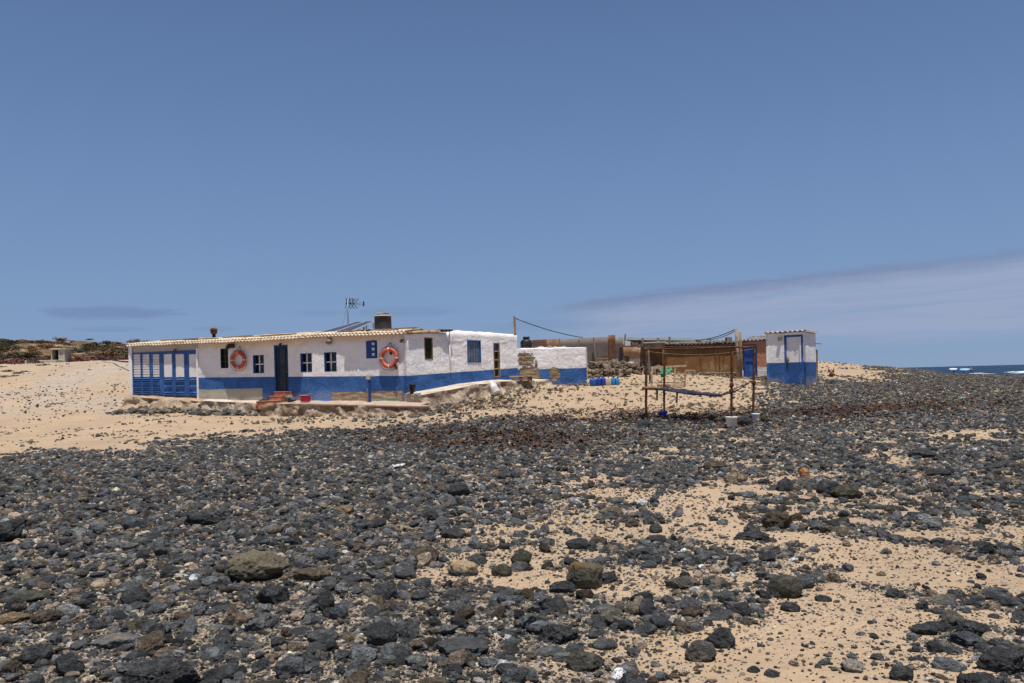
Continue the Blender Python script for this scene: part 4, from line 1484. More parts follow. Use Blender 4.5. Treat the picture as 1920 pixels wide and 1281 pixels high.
def fgr(i, j):
    x = xa + (xb - xa) * i
    return Vector((x, 44.3 + 4 * j, at(1168, 637.3, 44.3).z + (at(1305, 639.5, 44.3).z - at(1168, 637.3, 44.3).z) * i + .012 * math.sin(x * 40) + .02 * noise.noise(Vector((x * 1.5, j, 2))) + .3 * j))
b.grid(fgr, 120, 4)
o = b.build('rear_roof', mat('grey sheet roof', (.17, .165, .155), .8, .2, 2, .3, 14, (.22, .2, .18), .4, 1.5), sk, True); s_ = o.modifiers.new('t', 'SOLIDIFY'); s_.thickness = .02
b = MB()
zl, zr = at(1168, 637.3, 44.3).z, at(1305, 639.5, 44.3).z
b.grid(lambda i, j: Vector((xa + (xb - xa) * i, 44.36 + .015 * math.sin(i * 160), 1.4 + (zl + (zr - zl) * i - 1.42) * j)), 120, 4)
b.build('yard_wall', M_SH2, sk, True)
for k, (u, v0, v1, w_) in enumerate(((1205, 634, 652, .09), (1234, 634.5, 650, .10), (1255.5, 631.5, 648, .09), (1332, 634.5, 646, .07), (1310, 637, 652, .2), (1366, 632.5, 643, .25))):
    b = MB(); b.bar(at(u, v1, YS + .3), at(u, v0, YS + .3), w_ + (.08 if k >= 4 else 0), w_); b.build('roof_post', M_GREYWOOD if k < 4 else M_WOOD, sk)
# boxed hatch with flat white lid at the left end of the roof
b = MB(); c0, c1 = at(1208, 649, YS - .5), at(1244, 648, YS - .5)
b.box((c0 + c1) / 2, (c1.x - c0.x, .8, .32)); b.build('hatch_box', M_GREYWOOD, sk)
b = MB(); c0, c1 = at(1204, 643.5, YS - .5), at(1246, 642, YS - .5); b.bar(c0, c1, 1.0, .06); b.build('hatch_lid', mat('pale hatch lid', (.44, .38, .33), .8, .15, 4, .3, 20), sk)
b = MB(); b.box(at(1177, 644, YS - .2), (.26, .05, .22)); b.build('white_board', M_WHITEP, sk)
b = MB(); b.bar(at(1184, 642, YS), at(1199, 648, YS), .06, .05); b.bar(at(1186, 646, YS + .1), at(1196, 643, YS + .1), .05, .05); b.build('loose_stick', M_GREYWOOD, sk)
b = MB(); b.bar(at(1310, 698.5, YS - .25), at(1390, 698.5, YS - .2), .05, .05); b.bar(at(1285, 695, YS - .3), at(1304, 695, YS - .3), .04, .05); b.build('bottom_rail', M_PALEWOOD, sk)

# tall poles beside the blue door, and their cables
for k, (u0, v0, u1, v1, Y, r0, m_, lab) in enumerate(((1379.5, 616, 1384, 713, 39.6, .07, M_GREYWOOD, 'taller leaning grey pole carrying cables left of the blue hut door'),
                                                      (1387.5, 622.5, 1388, 706, 40.6, .075, M_WOOD, 'shorter brown pole just behind the leaning cable pole'))):
    a, c = at(u1, v1 + 4, Y), at(u0, v0, Y)
    md = a.lerp(c, .5) + Vector((.04, 0, 0))
    b = MB(); b.tube([a, md, c], [r0 * 1.15, r0, r0 * .85], 10)
    o = tag(b.build('wooden_pole', m_, None, True), lab, 'pole')
    if k == 0:
        pole_top = c
cable(pole_top - Vector((0, 0, .03)), at(1303, 638, 43.5), .12, .022, 'upper dark cable falling left from the leaning pole to the grey roof')
cable(pole_top - Vector((0, 0, .10)), at(1326, 637, 43.5), .10, .018, 'lower dark cable falling left from the leaning pole')
g = on_ground(1390.5, 708); b = MB(); b.lathe(g, [(0, 0), (.10, 0), (.11, .05), (.11, .26), (.09, .32), (.04, .36), (.04, .40), (0, .40)], 16)
tag(b.build('plastic_drum', mat('pale blue plastic', (.28, .42, .58), .5, .1), None, True), 'pale blue plastic drum standing left of the blue hut door', 'drum')

# ------------------------------------------------------------------ orange hut with a blue door
WO = Wall(at_xy(1389, 700, 41.4), at_xy(1447, 700, 40.6))
hu = thing('orange_hut', 'small orange plastered hut with a plain blue door', 'hut', (*WO.pt(.8, 0, -1)[:2], 1.2))
wl_b = WO.rect(1418, 688, 1460, 712)
hole = WO.rect(1393, 646, 1419.8, 712)
MO = wall_material('orange plaster', (-9, 0), [('orange', -1, -1, 9, 9), ('white', wl_b[0], -1, 9, wl_b[3]), ('white', -1, -1, .06, WO.px(1391, 694)[1])], .3, .3)
zoT = lambda a: WO.px(1389, 640.5)[1] + a * (WO.px(1440, 638.5)[1] - WO.px(1389, 640.5)[1]) / 1.2
WO.build('wall', MO, hu, 1.0, zoT, [hole], .012, .10, seed=21.)
for a, c in ((WO.pt(WO.L, 0), WO.pt(WO.L, 0, -2)), (WO.pt(WO.L, 0, -2), WO.pt(0, 0, -2)), (WO.pt(0, 0, -2), WO.pt(0, 0))):
    wl = Wall((a.x, a.y), (c.x, c.y)); wl.build('wall', mat('brick side', (.33, .14, .09), .9, .25), hu, 1.0, lambda q: zoT(.5), (), .01, .3, ret=False)
dr = reveal(WO, hole, 'door', M_NAVY, hu, .12, w=.05)
q = (hole[0] + .04, hole[1], hole[2] - .04, hole[3] - .04)
M_BLUE2 = mat('faded blue door paint', (.035, .105, .36), .5, .2, 3, .2, 25, (.06, .15, .42), .4, 1.6)
pane(WO, q, -.05, M_BLUE2, dr, 'leaf')
b = MB(); zm = q[1] + (q[3] - q[1]) * .54; hbar(b, WO, q[0], q[2], zm, .05, -.03)
vbar(b, WO, q[0] + .05, q[1], q[3], .05, -.036); b.build('rail', M_BLUE2, dr)
b = MB()
aa0 = -.1


def fho(i, j):
    a = aa0 + (WO.L + .2) * i
    return WO.pt(a, zoT(a) + .05 + .035 * math.sin(2 * PI * a / .19) + .12 * j, .11 - 2.4 * j)
b.grid(fho, 70, 5); o = b.build('roof', M_CEMSH, hu, True); s_ = o.modifiers.new('t', 'SOLIDIFY'); s_.thickness = .025
b = MB()
for k in range(3):
    pts = [WO.pt(.25 + .38 * i + .1 * k, zoT(.5) + .14 + .12 * abs(math.sin(i * 2.2 + k)), -.3 - .1 * k) for i in range(4)]
    b.tube(pts, .02, 6)
tag(b.build('driftwood', M_PALEWOOD, None, True), 'bleached sticks lying on the roof of the orange hut', 'sticks')
# stones of its footing come with the loose rubble below

# ------------------------------------------------------------------ white shed with the blue framed door
WS = Wall(at_xy(1437.5, 690, 36.95), at_xy(1510, 690, 36.0))
sh = thing('white_shed', 'tall white privy shed with blue base and blue framed door', 'shed', (*WS.pt(.8, 0, -.8)[:2], 1.0))
WS2d = Vector((-WS.nrm.x, -WS.nrm.y))
pe = WS.p1 + WS2d * 1.62
WS2 = Wall(WS.p1, pe)
zs_ = lambda a: float(np.interp(a, [0, WS.L], [WS.px(1437.5, 626)[1], WS.px(1510, 621.5)[1]]))
bs0, bs1 = WS.px(1442, 680.8), WS.px(1509, 679.5)
MS = wall_material('shed front plaster', (bs0[1], (bs1[1] - bs0[1]) / (bs1[0] - bs0[0])), [], .12, .18)
dh = WS.rect(1471, 628, 1506.5, 724)
WS.build('wall', MS, sh, .6, zs_, [dh], .010, .12, seed=31.)
bt = WS2.px(1520, 679)
MS2 = wall_material('shed side plaster', (bt[1], 0.0), [], .15, .2)
zs2 = lambda a: zs_(WS.L) - .02 - a * .02
WS2.build('wall', MS2, sh, .6, zs2, (), .012, .12, seed=35.)
for a, c in ((pe, WS.p0 + WS2d * 1.62), (WS.p0 + WS2d * 1.62, WS.p0)):
    wl = Wall(a, c); wl.build('wall', M_WHITE, sh, .6, lambda q: zs_(0), (), .01, .3, ret=False)
dr = reveal(WS, dh, 'door', M_BLUE, sh, .10, w=.085)
a0, z0, a1, z1 = dh
zmid = WS.px(1488, 679.5)[1]
pane(WS, (a0 + .08, zmid, a1 - .08, z1 - .08), -.055, M_WHITE, dr, 'panel')
pane(WS, (a0 + .08, z0, a1 - .08, zmid - .004), -.03, M_BLUE, dr, 'panel')
b = MB(); b.lathe(WS.pt(a0 + .15, WS.px(1477, 673)[1], .02), [(0, .10), (.05, .07), (.05, -.10), (.03, -.13), (0, -.14)], 10); b.build('handle', mat('brass latch', (.30, .19, .09), .5, .3, metal=.4), dr, True)
b = MB()


def fsr(i, j):
    a = -.06 + (WS.L + .12) * i
    return WS.pt(a, zs_(a) + .055 + .028 * math.sin(2 * PI * a / .21 + 1.0) - .05 * j, .095 - (1.62 + .20) * j)
b.grid(fsr, 80, 6); o = b.build('roof', mat('shed roof sheet', (.55, .47, .40), .9, .2, 4, .4, 24, (.36, .26, .18), .45, 3), sh, True)
s_ = o.modifiers.new('t', 'SOLIDIFY'); s_.thickness = .02; s_.offset = -1
b = MB(); b.bar(WS2.pt(.02, zs2(0) + .03, .06), WS2.pt(1.70, zs2(1.6) + .03, .06), .10, .03); b.build('verge', M_WHITE, o)
a, z = WS.px(1462, 635, .06); b = MB(); b.box(WS.pt(a, z, .07), (.13, .12, .17), math.atan2(WS.d.y, WS.d.x)); b.build('wall_lamp', M_LAMP, sh, bevel=.02)
# doorstep and stone footing
b = MB(); ang = math.atan2(WS.d.y, WS.d.x)
b.box(WS.pt((a0 + a1) / 2 - .1, z0 - .13, .10), (a1 - a0 + .4, .42, .26), ang); b.build('doorstep', M_CEM, sh, bevel=.03)
b = MB(); b.bar(at(1531, 710, 37.8), at(1531, 656, 37.8), .09, .08); tag(b.build('wooden_post', M_WOOD, None), 'weathered brown post against the back of the white shed', 'post')
b = MB(); b.bar(at(1520, 643.5, 37.5), at(1540, 645, 37.2), .20, .03); tag(b.build('plank', M_GREYWOOD, None), 'grey board sticking out behind the white shed', 'plank')
b = MB(); b.box(at(1535, 709, 38.0), (.25, .3, .25), .3); tag(b.build('cement_block', M_CEM, None, bevel=.03), 'pale cement block at the back foot of the white shed', 'block')

# ------------------------------------------------------------------ rusty iron frame on the stones
fr_ = thing('iron_frame', 'rusty iron pipe frame standing on the black stones', 'frame', (5.2, 24.2, .2))
def post(u0, v0, u1, v1, Y, r, m_, name='post'):
    b = MB(); p0, p1 = at(u1, v1, Y), at(u0, v0, Y)
    b.tube([p0.lerp(p1, k / 8) + Vector((noise.noise(Vector((u0, k * .7, 1))) * .012, 0, 0)) for k in range(9)], r, 9)
    return b.build(name, m_, fr_, True)
A0, A1 = at(1212, 784, 24.6), at(1211.5, 652.5, 24.6)
post(1211.5, 652.5, 1211.8, 786, 24.6, .038, M_RUST)
post(1246.4, 650, 1245.3, 782, 25.8, .034, M_RUST)
post(1372.5, 650, 1371.2, 796, 22.2, .034, M_RUST)
post(1414.8, 648.5, 1411.8, 788, 24.0, .034, M_RUST)
pA, pB, pC_, pD = at(1211.5, 654.5, 24.6), at(1246.4, 651, 25.8), at(1372.5, 651, 22.2), at(1414.8, 649.5, 24.0)
b = MB()
for p, q in ((pA, pC_), (pC_, pD), (pB, pD), (pA, pB)):
    d = (q - p).normalized() * .10
    b.tube([p - d, p.lerp(q, .5) - Vector((0, 0, .02)), q + d * .6], .021, 8)
b.build('top_rail', M_RUST, fr_, True)
b = MB()
lA, lB, lC, lD = at(1211.8, 728, 24.6), at(1245.9, 729, 25.8), at(1371.8, 722, 22.2), at(1413, 719, 24.0)
b.tube([lA - (lB - lA) * .15, lB + (lB - lA) * .1], .05, 8)
b.build('cross_bar', M_WOOD, fr_, True)
for p in (at(1371.9, 721.5, 22.2), at(1413.4, 717.5, 24.0), at(1371.7, 733, 22.2)):
    b = MB(); b.add(*blob(p, (.06, .06, .08), p.x, .25, 2)); b.build('lashing', M_RUST, fr_)
b = MB()
for k, (va, vb_, s_) in enumerate(((660, 654, .13),)):
    p, q = at(1216, va - 1, 24.7), at(1413, vb_, 24.0)
    b.tube([p.lerp(q, t_ / 16) - Vector((0, 0, s_ * 4 * (t_ / 16) * (1 - t_ / 16))) for t_ in range(17)], .005, 5)
b.build('washing_line', mat('yellowed cord', (.30, .22, .12), .8, .2), fr_)
# pairs of old timber posts standing inside the left end
b = MB(); b.bar(at(1219, 718, 25.2), at(1215.5, 656, 25.2), .06, .05); b.build('timber_post', M_GREYWOOD, fr_)
# sagging dark blue netting hung as a hammock between the posts
nt_ = thing('netting', 'sagging dark blue net slung between the posts of the iron frame', 'net', (5.3, 24.2, .9))
E0, E1 = at(1226, 728.5, 25.0), at(1258, 726, 25.7)
K0, K1 = at(1348, 742, 23.2), at(1352, 740.0, 24.1)
S0, S1 = at(1404, 718, 23.6), at(1405, 717.5, 24.0)


def fnet(i, j):
    p = E0.lerp(E1, j).lerp(K0.lerp(K1, j), i)
    wv = .03 * math.sin(j * 17 + 3 * math.sin(i * 4)) + .03 * noise.noise(Vector((i * 6, j * 5, 2)))
    return p - Vector((0, 0, .035 * math.sin(PI * i) * (1 - .3 * j))) + Vector((0, 0, wv))
b = MB(); b.grid(fnet, 50, 16)
def netting_mat(name, c0, c1):
    m, t = newmat(name)
    P = t.coord('Object')
    a_ = t.ss(t.noise(P, 34.0, 3, .6), .46, .50)          # knots and holes of the bunched mesh
    c = t.mix(t.noise(P, 6.0, 4, .6), c0, c1)
    b = t.n('ShaderNodeBsdfDiffuse'); t.put(b.inputs[0], c)
    tr = t.n('ShaderNodeBsdfTransparent'); mx = t.n('ShaderNodeMixShader')
    t.put(mx.inputs[0], a_); t.t.links.new(tr.outputs[0], mx.inputs[1]); t.t.links.new(b.outputs[0], mx.inputs[2])
    o_ = t.n('ShaderNodeOutputMaterial'); t.t.links.new(mx.outputs[0], o_.inputs[0])
    return m


M_NET = netting_mat('navy netting', (.030, .034, .060), (.07, .07, .10))
o = b.build('net', M_NET, nt_, True); s_ = o.modifiers.new('t', 'SOLIDIFY'); s_.thickness = .012


def ftail(i, j):
    p = K0.lerp(K1, j).lerp(S0.lerp(S1, j), i)
    return p - Vector((0, 0, .06 * math.sin(PI * i))) + Vector((0, 0, .03 * noise.noise(Vector((i * 5, j * 4, 7)))))
b = MB(); b.grid(ftail, 26, 8); o = b.build('net_tail', netting_mat('dull brown netting', (.07, .05, .045), (.12, .09, .08)), nt_, True); s_ = o.modifiers.new('t', 'SOLIDIFY'); s_.thickness = .012
b = MB(); b.tube([E0 - (K0 - E0) * .02, E0.lerp(K0, .5) - Vector((0, 0, .045)), K0], .022, 7); b.tube([S0, K0], .02, 7); b.build('bundled_edge', M_NET, nt_, True)
for k, (u0, v0, v1, Y, lab) in enumerate(((1232, 730, 744, 25.3, 'leftmost short wooden stake under the blue net'), (1270, 733, 750, 24.6, 'second short stake under the blue net'))):
    b = MB(); b.bar(at(u0 - 1.5 * k, v1 + 6, Y), at(u0, v0, Y), .055, .05); tag(b.build('stake', M_WOOD if k == 0 else M_GREYWOOD, None), lab, 'stake')


# buckets that weigh the posts down
def bucket(u, v0, v1, wpx, Y, m_, label, square=False):
    g = at(u, v1, Y); top = at(u, v0, Y)
    hgt = top.z - g.z; r1 = wpx / 2 / F * Y; r0 = r1 * .8
    t_ = thing('bucket', label, 'bucket', g, 'buckets holding the posts of the iron frame')
    n_ = 4 if square else 24
    b = MB(); k_ = 1.25 if square else 1
    b.lathe(g, [(0, .0), (r0 * k_, .0), (r1 * k_, hgt), (r1 * k_ * 1.0, hgt + .006), (r1 * k_ * .94, hgt), (r1 * k_ * .9, hgt - .06), (0, hgt - .05)], n_, M=Matrix.Rotation(.6, 3, 'Z'))
    b.build('body', m_, t_, not square)
    b = MB(); b.lathe(g, [(r1 * k_ * .985, hgt - .05), (r1 * k_ * 1.05, hgt - .045), (r1 * k_ * 1.06, hgt), (r1 * k_ * 1.0, hgt + .008)], n_, M=Matrix.Rotation(.6, 3, 'Z')); b.build('rim', m_, t_, not square)
    b = MB(); b.lathe(g + Vector((0, 0, hgt - .045)), [(0, .012), (r1 * k_ * .55, .012), (r1 * k_ * .89, 0)], n_, M=Matrix.Rotation(.6, 3, 'Z')); b.build('filling', M_CEM, t_)


bucket(1372, 781.5, 800, 22, 22.05, M_WHITEP, 'white bucket at the foot of the nearest frame post')
bucket(1417, 775.5, 790, 15, 23.7, mat('pale blue white bucket', (.58, .66, .72), .45, .1), 'bluish white bucket at the right rear frame post, partly behind a rock')
bucket(1243.5, 771, 783.5, 18, 25.3, mat('bright blue bucket', (.02, .06, .42), .4, .1), 'bright blue square bucket at a left frame post', True)

# ------------------------------------------------------------------ wooden rack, crate and green cloth behind the frame
rk = thing('wooden_rack', 'low rack of pale sticks with one slatted side behind the iron frame', 'rack', at(1252, 722, 34))
def stick(p, q, w_, name, m_=None):
    b = MB(); b.bar(p, q, w_, w_ * .8); return b.build(name, m_ or M_PALEWOOD, rk)
stick(at(1220.5, 689, 34), at(1286.5, 686, 34.3), .09, 'top_rail')
for u0, v0, u1, v1, Y in ((1222.5, 690, 1221.8, 726, 34), (1265.5, 689, 1264.2, 727, 34), (1284.5, 698, 1284.3, 722, 34.6)):
    stick(at(u1, v1, Y), at(u0, v0, Y), .08, 'leg')
for p, q in ((at(1222, 702.5, 34.1), at(1284, 702, 34.6)), (at(1222, 718, 34.1), at(1284, 716.5, 34.5)), (at(1284, 694, 34.7), at(1303, 694, 34.7)), (at(1230, 720, 33.9), at(1258, 722, 33.9))):
    stick(p, q, .04, 'cross_rail')
b = MB()
for k in range(8):
    u = 1265 + k * 2.6; b.bar(at(u, 724 - k * .3, 34.1 + k * .06), at(u, 719.2 - k * .5, 34.1 + k * .06), .045, .02)
b.bar(at(1264, 724.3, 34.06), at(1286, 721.5, 34.6), .03, .03); b.bar(at(1264, 719, 34.06), at(1286, 714.5, 34.6), .03, .03)
b.build('slatted_side', M_PALEWOOD, rk)
b = MB()


def fcl(i, j):
    p = at(1239, 703.5, 34.2).lerp(at(1260, 692, 34.6), i)
    return p + Vector((0, .2 * j - .1, (.26 * (1 - i) + .10) * (j - .4) + .04 * math.sin(i * 7) * j + .03 * noise.noise(Vector((i * 4, j * 4, 0)))))
b.grid(fcl, 20, 10); o = tag(b.build('cloth', mat('green cloth', (.055, .22, .12), .9, .2, 5, .4, 40), None, True), 'green cloth thrown over stones behind the wooden rack', 'cloth')
s_ = o.modifiers.new('t', 'SOLIDIFY'); s_.thickness = .012
b = MB()
b.tube([at(1232, 723, 33.6), at(1246, 721, 33.6), at(1256, 722, 33.6)], [.05, .075, .05], 8)
tag(b.build('sack_roll', mat('sand coloured sacking', (.40, .27, .16), .95, .3, 6, .5, 30), None, True), 'rolled sandy sacking below the wooden rack', 'sack')

# ------------------------------------------------------------------ row of jerrycans
jc = [(1106, 1118.6, 707.5, 722.5, (.03, .10, .34), 'mid blue jerrycan at the left end of the row'),
      (1119, 1127.2, 706.5, 722.5, (.018, .055, .34), 'dark blue jerrycan second from the left in the row'),
      (1127.6, 1134.6, 706.5, 722.3, (.014, .045, .36), 'dark blue jerrycan beside the cream one'),
      (1135, 1146.6, 705.5, 722.3, (.50, .44, .33), 'cream jerrycan in the row of blue ones'),
      (1147, 1154, 707, 722, (.045, .21, .48), 'sky blue jerrycan beside the cream one'),
      (1154.4, 1162, 707.5, 722, (.045, .22, .50), 'sky blue jerrycan at the right end of the row')]
YJ = on_ground(1134, 723).y
print('jerrycans at', YJ)
for u0, u1, v0, v1, c_, lab in jc:
    g = at((u0 + u1) / 2, v1, YJ)
    g.z = min(g.z, Hs(g.x, g.y + .1) + .01)
    hgt = at(u0, v0, YJ).z - g.z
    wd_ = (u1 - u0) / F * YJ
    t_ = thing('jerrycan', lab, 'jerrycan', g, 'jerrycans standing in a row')
    m_ = mat('jerrycan plastic', c_, .4, .1, 5, .05, 20)
    b = MB(); b.box(g + Vector((0, .1, hgt * .40)), (wd_ * .97, .32, hgt * .8)); b.build('body', m_, t_, True, bevel=.035)
    b = MB(); b.add([g + Vector((sx * wd_ * .46 * (1 if z == 0 else .62), .1 + sy * (.14 if z == 0 else .08), hgt * (.79 if z == 0 else .92))) for z in (0, 1) for sx, sy in ((-1, -1), (1, -1), (1, 1), (-1, 1))],
                    [(4, 5, 6, 7), (0, 1, 5, 4), (1, 2, 6, 5), (2, 3, 7, 6), (3, 0, 4, 7)]); b.build('shoulder', m_, t_)
    b = MB(); b.tube([g + Vector((-wd_ * .0, .02, hgt * .90)), g + Vector((0, .03, hgt)), g + Vector((0, .16, hgt)), g + Vector((0, .18, hgt * .88))], .014, 6); b.build('handle', m_, t_, True)
    b = MB(); b.lathe(g + Vector((0, -.03, hgt * .86)), [(0, .05), (.028, .05), (.03, 0)], 10); b.build('cap', M_BLACK, t_, True)

# ------------------------------------------------------------------ white drum tipped on the ledge
p0, p1 = at(931, 738.5, 33.6), at(919.5, 719.5, 33.8)
d = (p1 - p0); Ld = d.length; Mz = d.to_track_quat('Z', 'Y').to_matrix()
td = thing('white_drum', 'dirty white plastic drum leaning on the ledge beside the right wing', 'drum', p0)
rr = 9.2 / F * 33.7
b = MB(); b.lathe(p0, [(0, 0), (rr * .95, 0), (rr, .03), (rr, Ld * .48), (rr * 1.03, Ld * .5), (rr, Ld * .52), (rr, Ld * .93), (rr * .95, Ld)], 22, M=Mz); b.build('body', M_WHITEP, td, True)
b = MB(); b.lathe(p0, [(0, Ld + .012), (rr * .90, Ld + .014), (rr * 1.02, Ld), (rr * 1.02, Ld - .05)], 22, M=Mz); b.build('lid', M_WHITEP, td, True)
b = MB(); b.lathe(p0 + Mz @ Vector((rr * .4, 0, Ld + .012)), [(0, .03), (.035, .03), (.035, 0)], 10, M=Mz); b.build('cap', M_BLACK, td, True)

# ------------------------------------------------------------------ bench of rough planks
bt0, bt1 = at(957, 706.5, 35.1), at(1000, 704.5, 34.9)
bn = thing('plank_bench', 'rough wooden bench with a low back rail before the annex', 'bench', at(978, 716, 35))
b = MB(); b.bar(bt0, bt1, .36, .05); b.build('seat', M_PALEWOOD, bn)
b = MB(); b.bar(bt0 + Vector((.42, .42, .13)), bt1 + Vector((.05, .42, .12)), .2, .045); b.build('back_rail', M_PALEWOOD, bn)
b = MB(); b.bar(bt0 + Vector((.05, -.1, -.13)), bt1 + Vector((-.05, -.1, -.13)), .04, .06); b.build('stretcher', M_PALEWOOD, bn)
for f, oy in ((.10, -.12), (.45, .1), (.88, -.12), (.52, .40), (.80, .12)):
    p = bt0.lerp(bt1, f) + Vector((0, oy, -.03)); b = MB(); b.bar(p - Vector((0, 0, .24)), p + Vector((0, 0, .10 if oy > .3 else 0)), .12, .05); b.build('leg', M_WOOD, bn)

# ------------------------------------------------------------------ small things before the house
a, z = WA.px(573, 753.5, .75); g = WA.pt(a, z, .75)
rc = thing('red_crate', 'red plastic crate on the terrace right of the tiled steps', 'crate', g)
an_ = math.atan2(WA.d.y, WA.d.x) + .25
hh = 11.5 / F * 32.3; ww = 15 / F * 32.3
b = MB()
Rz = Matrix.Rotation(an_, 3, 'Z')
for sx, sy, lx, ly in ((0, -1, ww, .02), (0, 1, ww, .02), (-1, 0, .02, ww * .8 - .04), (1, 0, .02, ww * .8 - .04)):
    b.box(g + Rz @ Vector((sx * (ww / 2 - .01), sy * (ww * .4 - .01), hh / 2)), (lx, ly, hh), M=Rz)
b.box(g + Vector((0, 0, .02)), (ww - .05, ww * .8 - .05, .02), M=Rz); b.build('body', M_RED, rc)
b = MB(); b.box(g + Rz @ Vector((-.03, -.02, hh + .012)), (ww * .9, ww * .75, .02), M=Rz); b.build('lining', mat('pale lining', (.6, .42, .42), .8, .1), rc)
# dark blue post with a yellowed sign
a, z0_ = WA.px(693.5, 752.5, .30); _, z1_ = WA.px(693.5, 707, .30)
ps = thing('sign_post', 'dark blue wooden post with a small blank yellowed board on top', 'sign', WA.pt(a, z0_, .30))
b = MB(); ang = math.atan2(WA.d.y, WA.d.x)
b.box(WA.pt(a, (z0_ + z1_) / 2 - .05, .30), (.085, .06, z1_ - z0_ + .1), ang); b.build('post', M_NAVY, ps)
b = MB(); b.box(WA.pt(a - .075, z0_ + .20, .31), (.06, .05, .55), ang); b.build('backing_slat', M_GREYWOOD, ps)
b = MB(); Mq = Matrix.Rotation(ang, 3, 'Z') @ Matrix.Rotation(.15, 3, 'Y')
b.box(WA.pt(a - .02, z1_ - .01, .345), (.19, .02, .155), M=Mq); b.build('board', mat('yellowed board', (.52, .43, .24), .7, .15, 8, .1, 30), ps)
# black bin and rag at the corner
a, z = WB.px(774, 738, .25); g = WB.pt(a, z, .25)
bb = thing('black_bin', 'battered black plastic bin at the house corner', 'bin', g)
b = MB(); b.lathe(g, [(0, 0), (.10, 0), (.125, .32), (.13, .34), (.11, .33), (.1, .28), (0, .27)], 16); b.build('body', M_BLACK, bb, True)
b = MB(); b.lathe(g + Vector((-.1, -.06, .10)), [(0, 0), (.14, .0), (.15, .02), (0, .04)], 16, M=Matrix.Rotation(.7, 3, 'Y')); b.build('lid', M_BLACK, bb, True)
a, z = WB.px(782, 739, .55); g = WB.pt(a, z + .03, .55)
b = MB(); b.add(*blob(g, (.13, .08, .05), 4.4, .5)); tag(b.build('rag', M_WHITEP, None, True), 'crumpled white rag in front of the black bin', 'rag')
a, z = WA.px(543, 751, .45); g = WA.pt(a, z + .07, .45)
b = MB(); b.add(*blob(g, (.17, .13, .12), 6.1, .35)); tag(b.build('stone', mat('grey step stone', (.14, .13, .11), .9, .4, 8, .6, 25, (.3, .27, .22), .4, 4), None, True), 'grey stone leaning at the right of the tiled steps', 'stone')
a, z = WA.px(548, 752, .7); g = WA.pt(a, z + .03, .7)
b = MB(); b.add(*blob(g, (.17, .1, .05), 7.1, .4)); b.add(*blob(g + Vector((-.1, 0, .05)), (.06, .06, .06), 3.1, .3)); tag(b.build('sandal', M_BLACK, None, True), 'dark bundle lying beside the stone at the steps', 'bundle')
a, z = WA.px(495, 752, .25); g = WA.pt(a, z + .03, .25)
b = MB(); b.add(*blob(g, (.22, .1, .045), 9.3, .4)); b.tube([g + Vector((.1, 0, .05)), g + Vector((.25, 0, .12)), g + Vector((.32, -.05, .02))], .015, 6)
tag(b.build('shoe', M_BLACK, None, True), 'dark worn shoe at the wall left of the steps', 'shoe')
# washed-up plastic
for u, v, wpx, c_, lab, sd_ in ((747, 878, 24, (.50, .50, .48), 'torn white plastic sheet on the black stones', 1.0), (737, 887, 8, (.72, .73, .72), 'small white plastic scrap below the torn sheet', 2.0),
                                (1690, 764, 10, (.10, .42, .34), 'tangle of turquoise net on the stones at right', 3.0), (1803, 749, 9, (.22, .48, .44), 'pale turquoise plastic lump on the far stones', 4.0)):
    g = on_ground(u, v); s_ = wpx / F * g.y; b = MB()

    def fl(i, j, g=g, s_=s_, sd_=sd_):
        return g + Vector(((i - .5) * s_, (j - .5) * s_ * .8, .04 + s_ * .06 + s_ * .16 * noise.noise(Vector((i * 3, j * 3, sd_))) + s_ * .1 * noise.noise(Vector((i * 8, j * 8, sd_))) + (i - .5) * s_ * .15))
    b.grid(fl, 16, 12)
    o = b.build('plastic_scrap', mat('plastic scrap', c_, .5, .1, 9, .1, 30), None, True)
    x_ = o.modifiers.new('t', 'SOLIDIFY'); x_.thickness = .006
    tag(o, lab, 'litter')

# ------------------------------------------------------------------ concrete hut on the left hill, cairn and pipe
g = at(111, 676.5, 66); gy = 66.
ch = thing('concrete_hut', 'tiny flat roofed concrete hut with a dark opening below the hill', 'hut', g)
s_ = 66 / F
x0, x1 = at(97, 665, 66).x, at(122.5, 665, 66).x
zb0, zt0 = at(111, 675.5, 66).z, at(111, 656, 66).z
M_HUT = mat('pale concrete', (.46, .41, .33), .95, .2, 2.2, .5, 12, (.30, .25, .19), .45, 1.2)
b = MB()
ow = x0 + (x1 - x0) * .54
b.box(((x0 + .04), gy, (zb0 + zt0) / 2 - .2), (.08, .2, zt0 - zb0 + .4)); b.box(((ow + x1) / 2, gy, (zb0 + zt0) / 2 - .2), (x1 - ow, .2, zt0 - zb0 + .4))
b.box((x1 - .08, gy + .5, (zb0 + zt0) / 2 - .2), (.16, .8, zt0 - zb0 + .4)); b.box((x0 + .04, gy + .5, (zb0 + zt0) / 2 - .2), (.08, .8, zt0 - zb0 + .4))
b.box(((x0 + x1) / 2, gy + .95, (zb0 + zt0) / 2 - .2), (x1 - x0 - .34, .12, zt0 - zb0 + .4)); b.build('wall', M_HUT, ch)
b = MB(); b.box(((x0 + x1) / 2, gy + .45, zt0 + .06), (x1 - x0 + .28, 1.3, .12)); b.build('roof', M_HUT, ch, bevel=.02)
b = MB(); b.box((x0 - .2, gy - .6, zb0 - .16), (x1 - x0 + 1.3, 1.4, .3)); b.build('slab', M_HUT, ch, bevel=.03)
b = MB(); b.box(((x0 + ow) / 2, gy + .5, (zb0 + zt0) / 2), (ow - x0 - .1, .1, zt0 - zb0)); b.build('opening_dark_panel', M_BLACK, ch)  # black panel added inside, standing in for the shade in the opening
M_HILLROCK = mat('hill rock', (.24, .19, .13), .95, .35, 1.2, .8, 5, (.10, .085, .06), .5, .8, bd=.08)
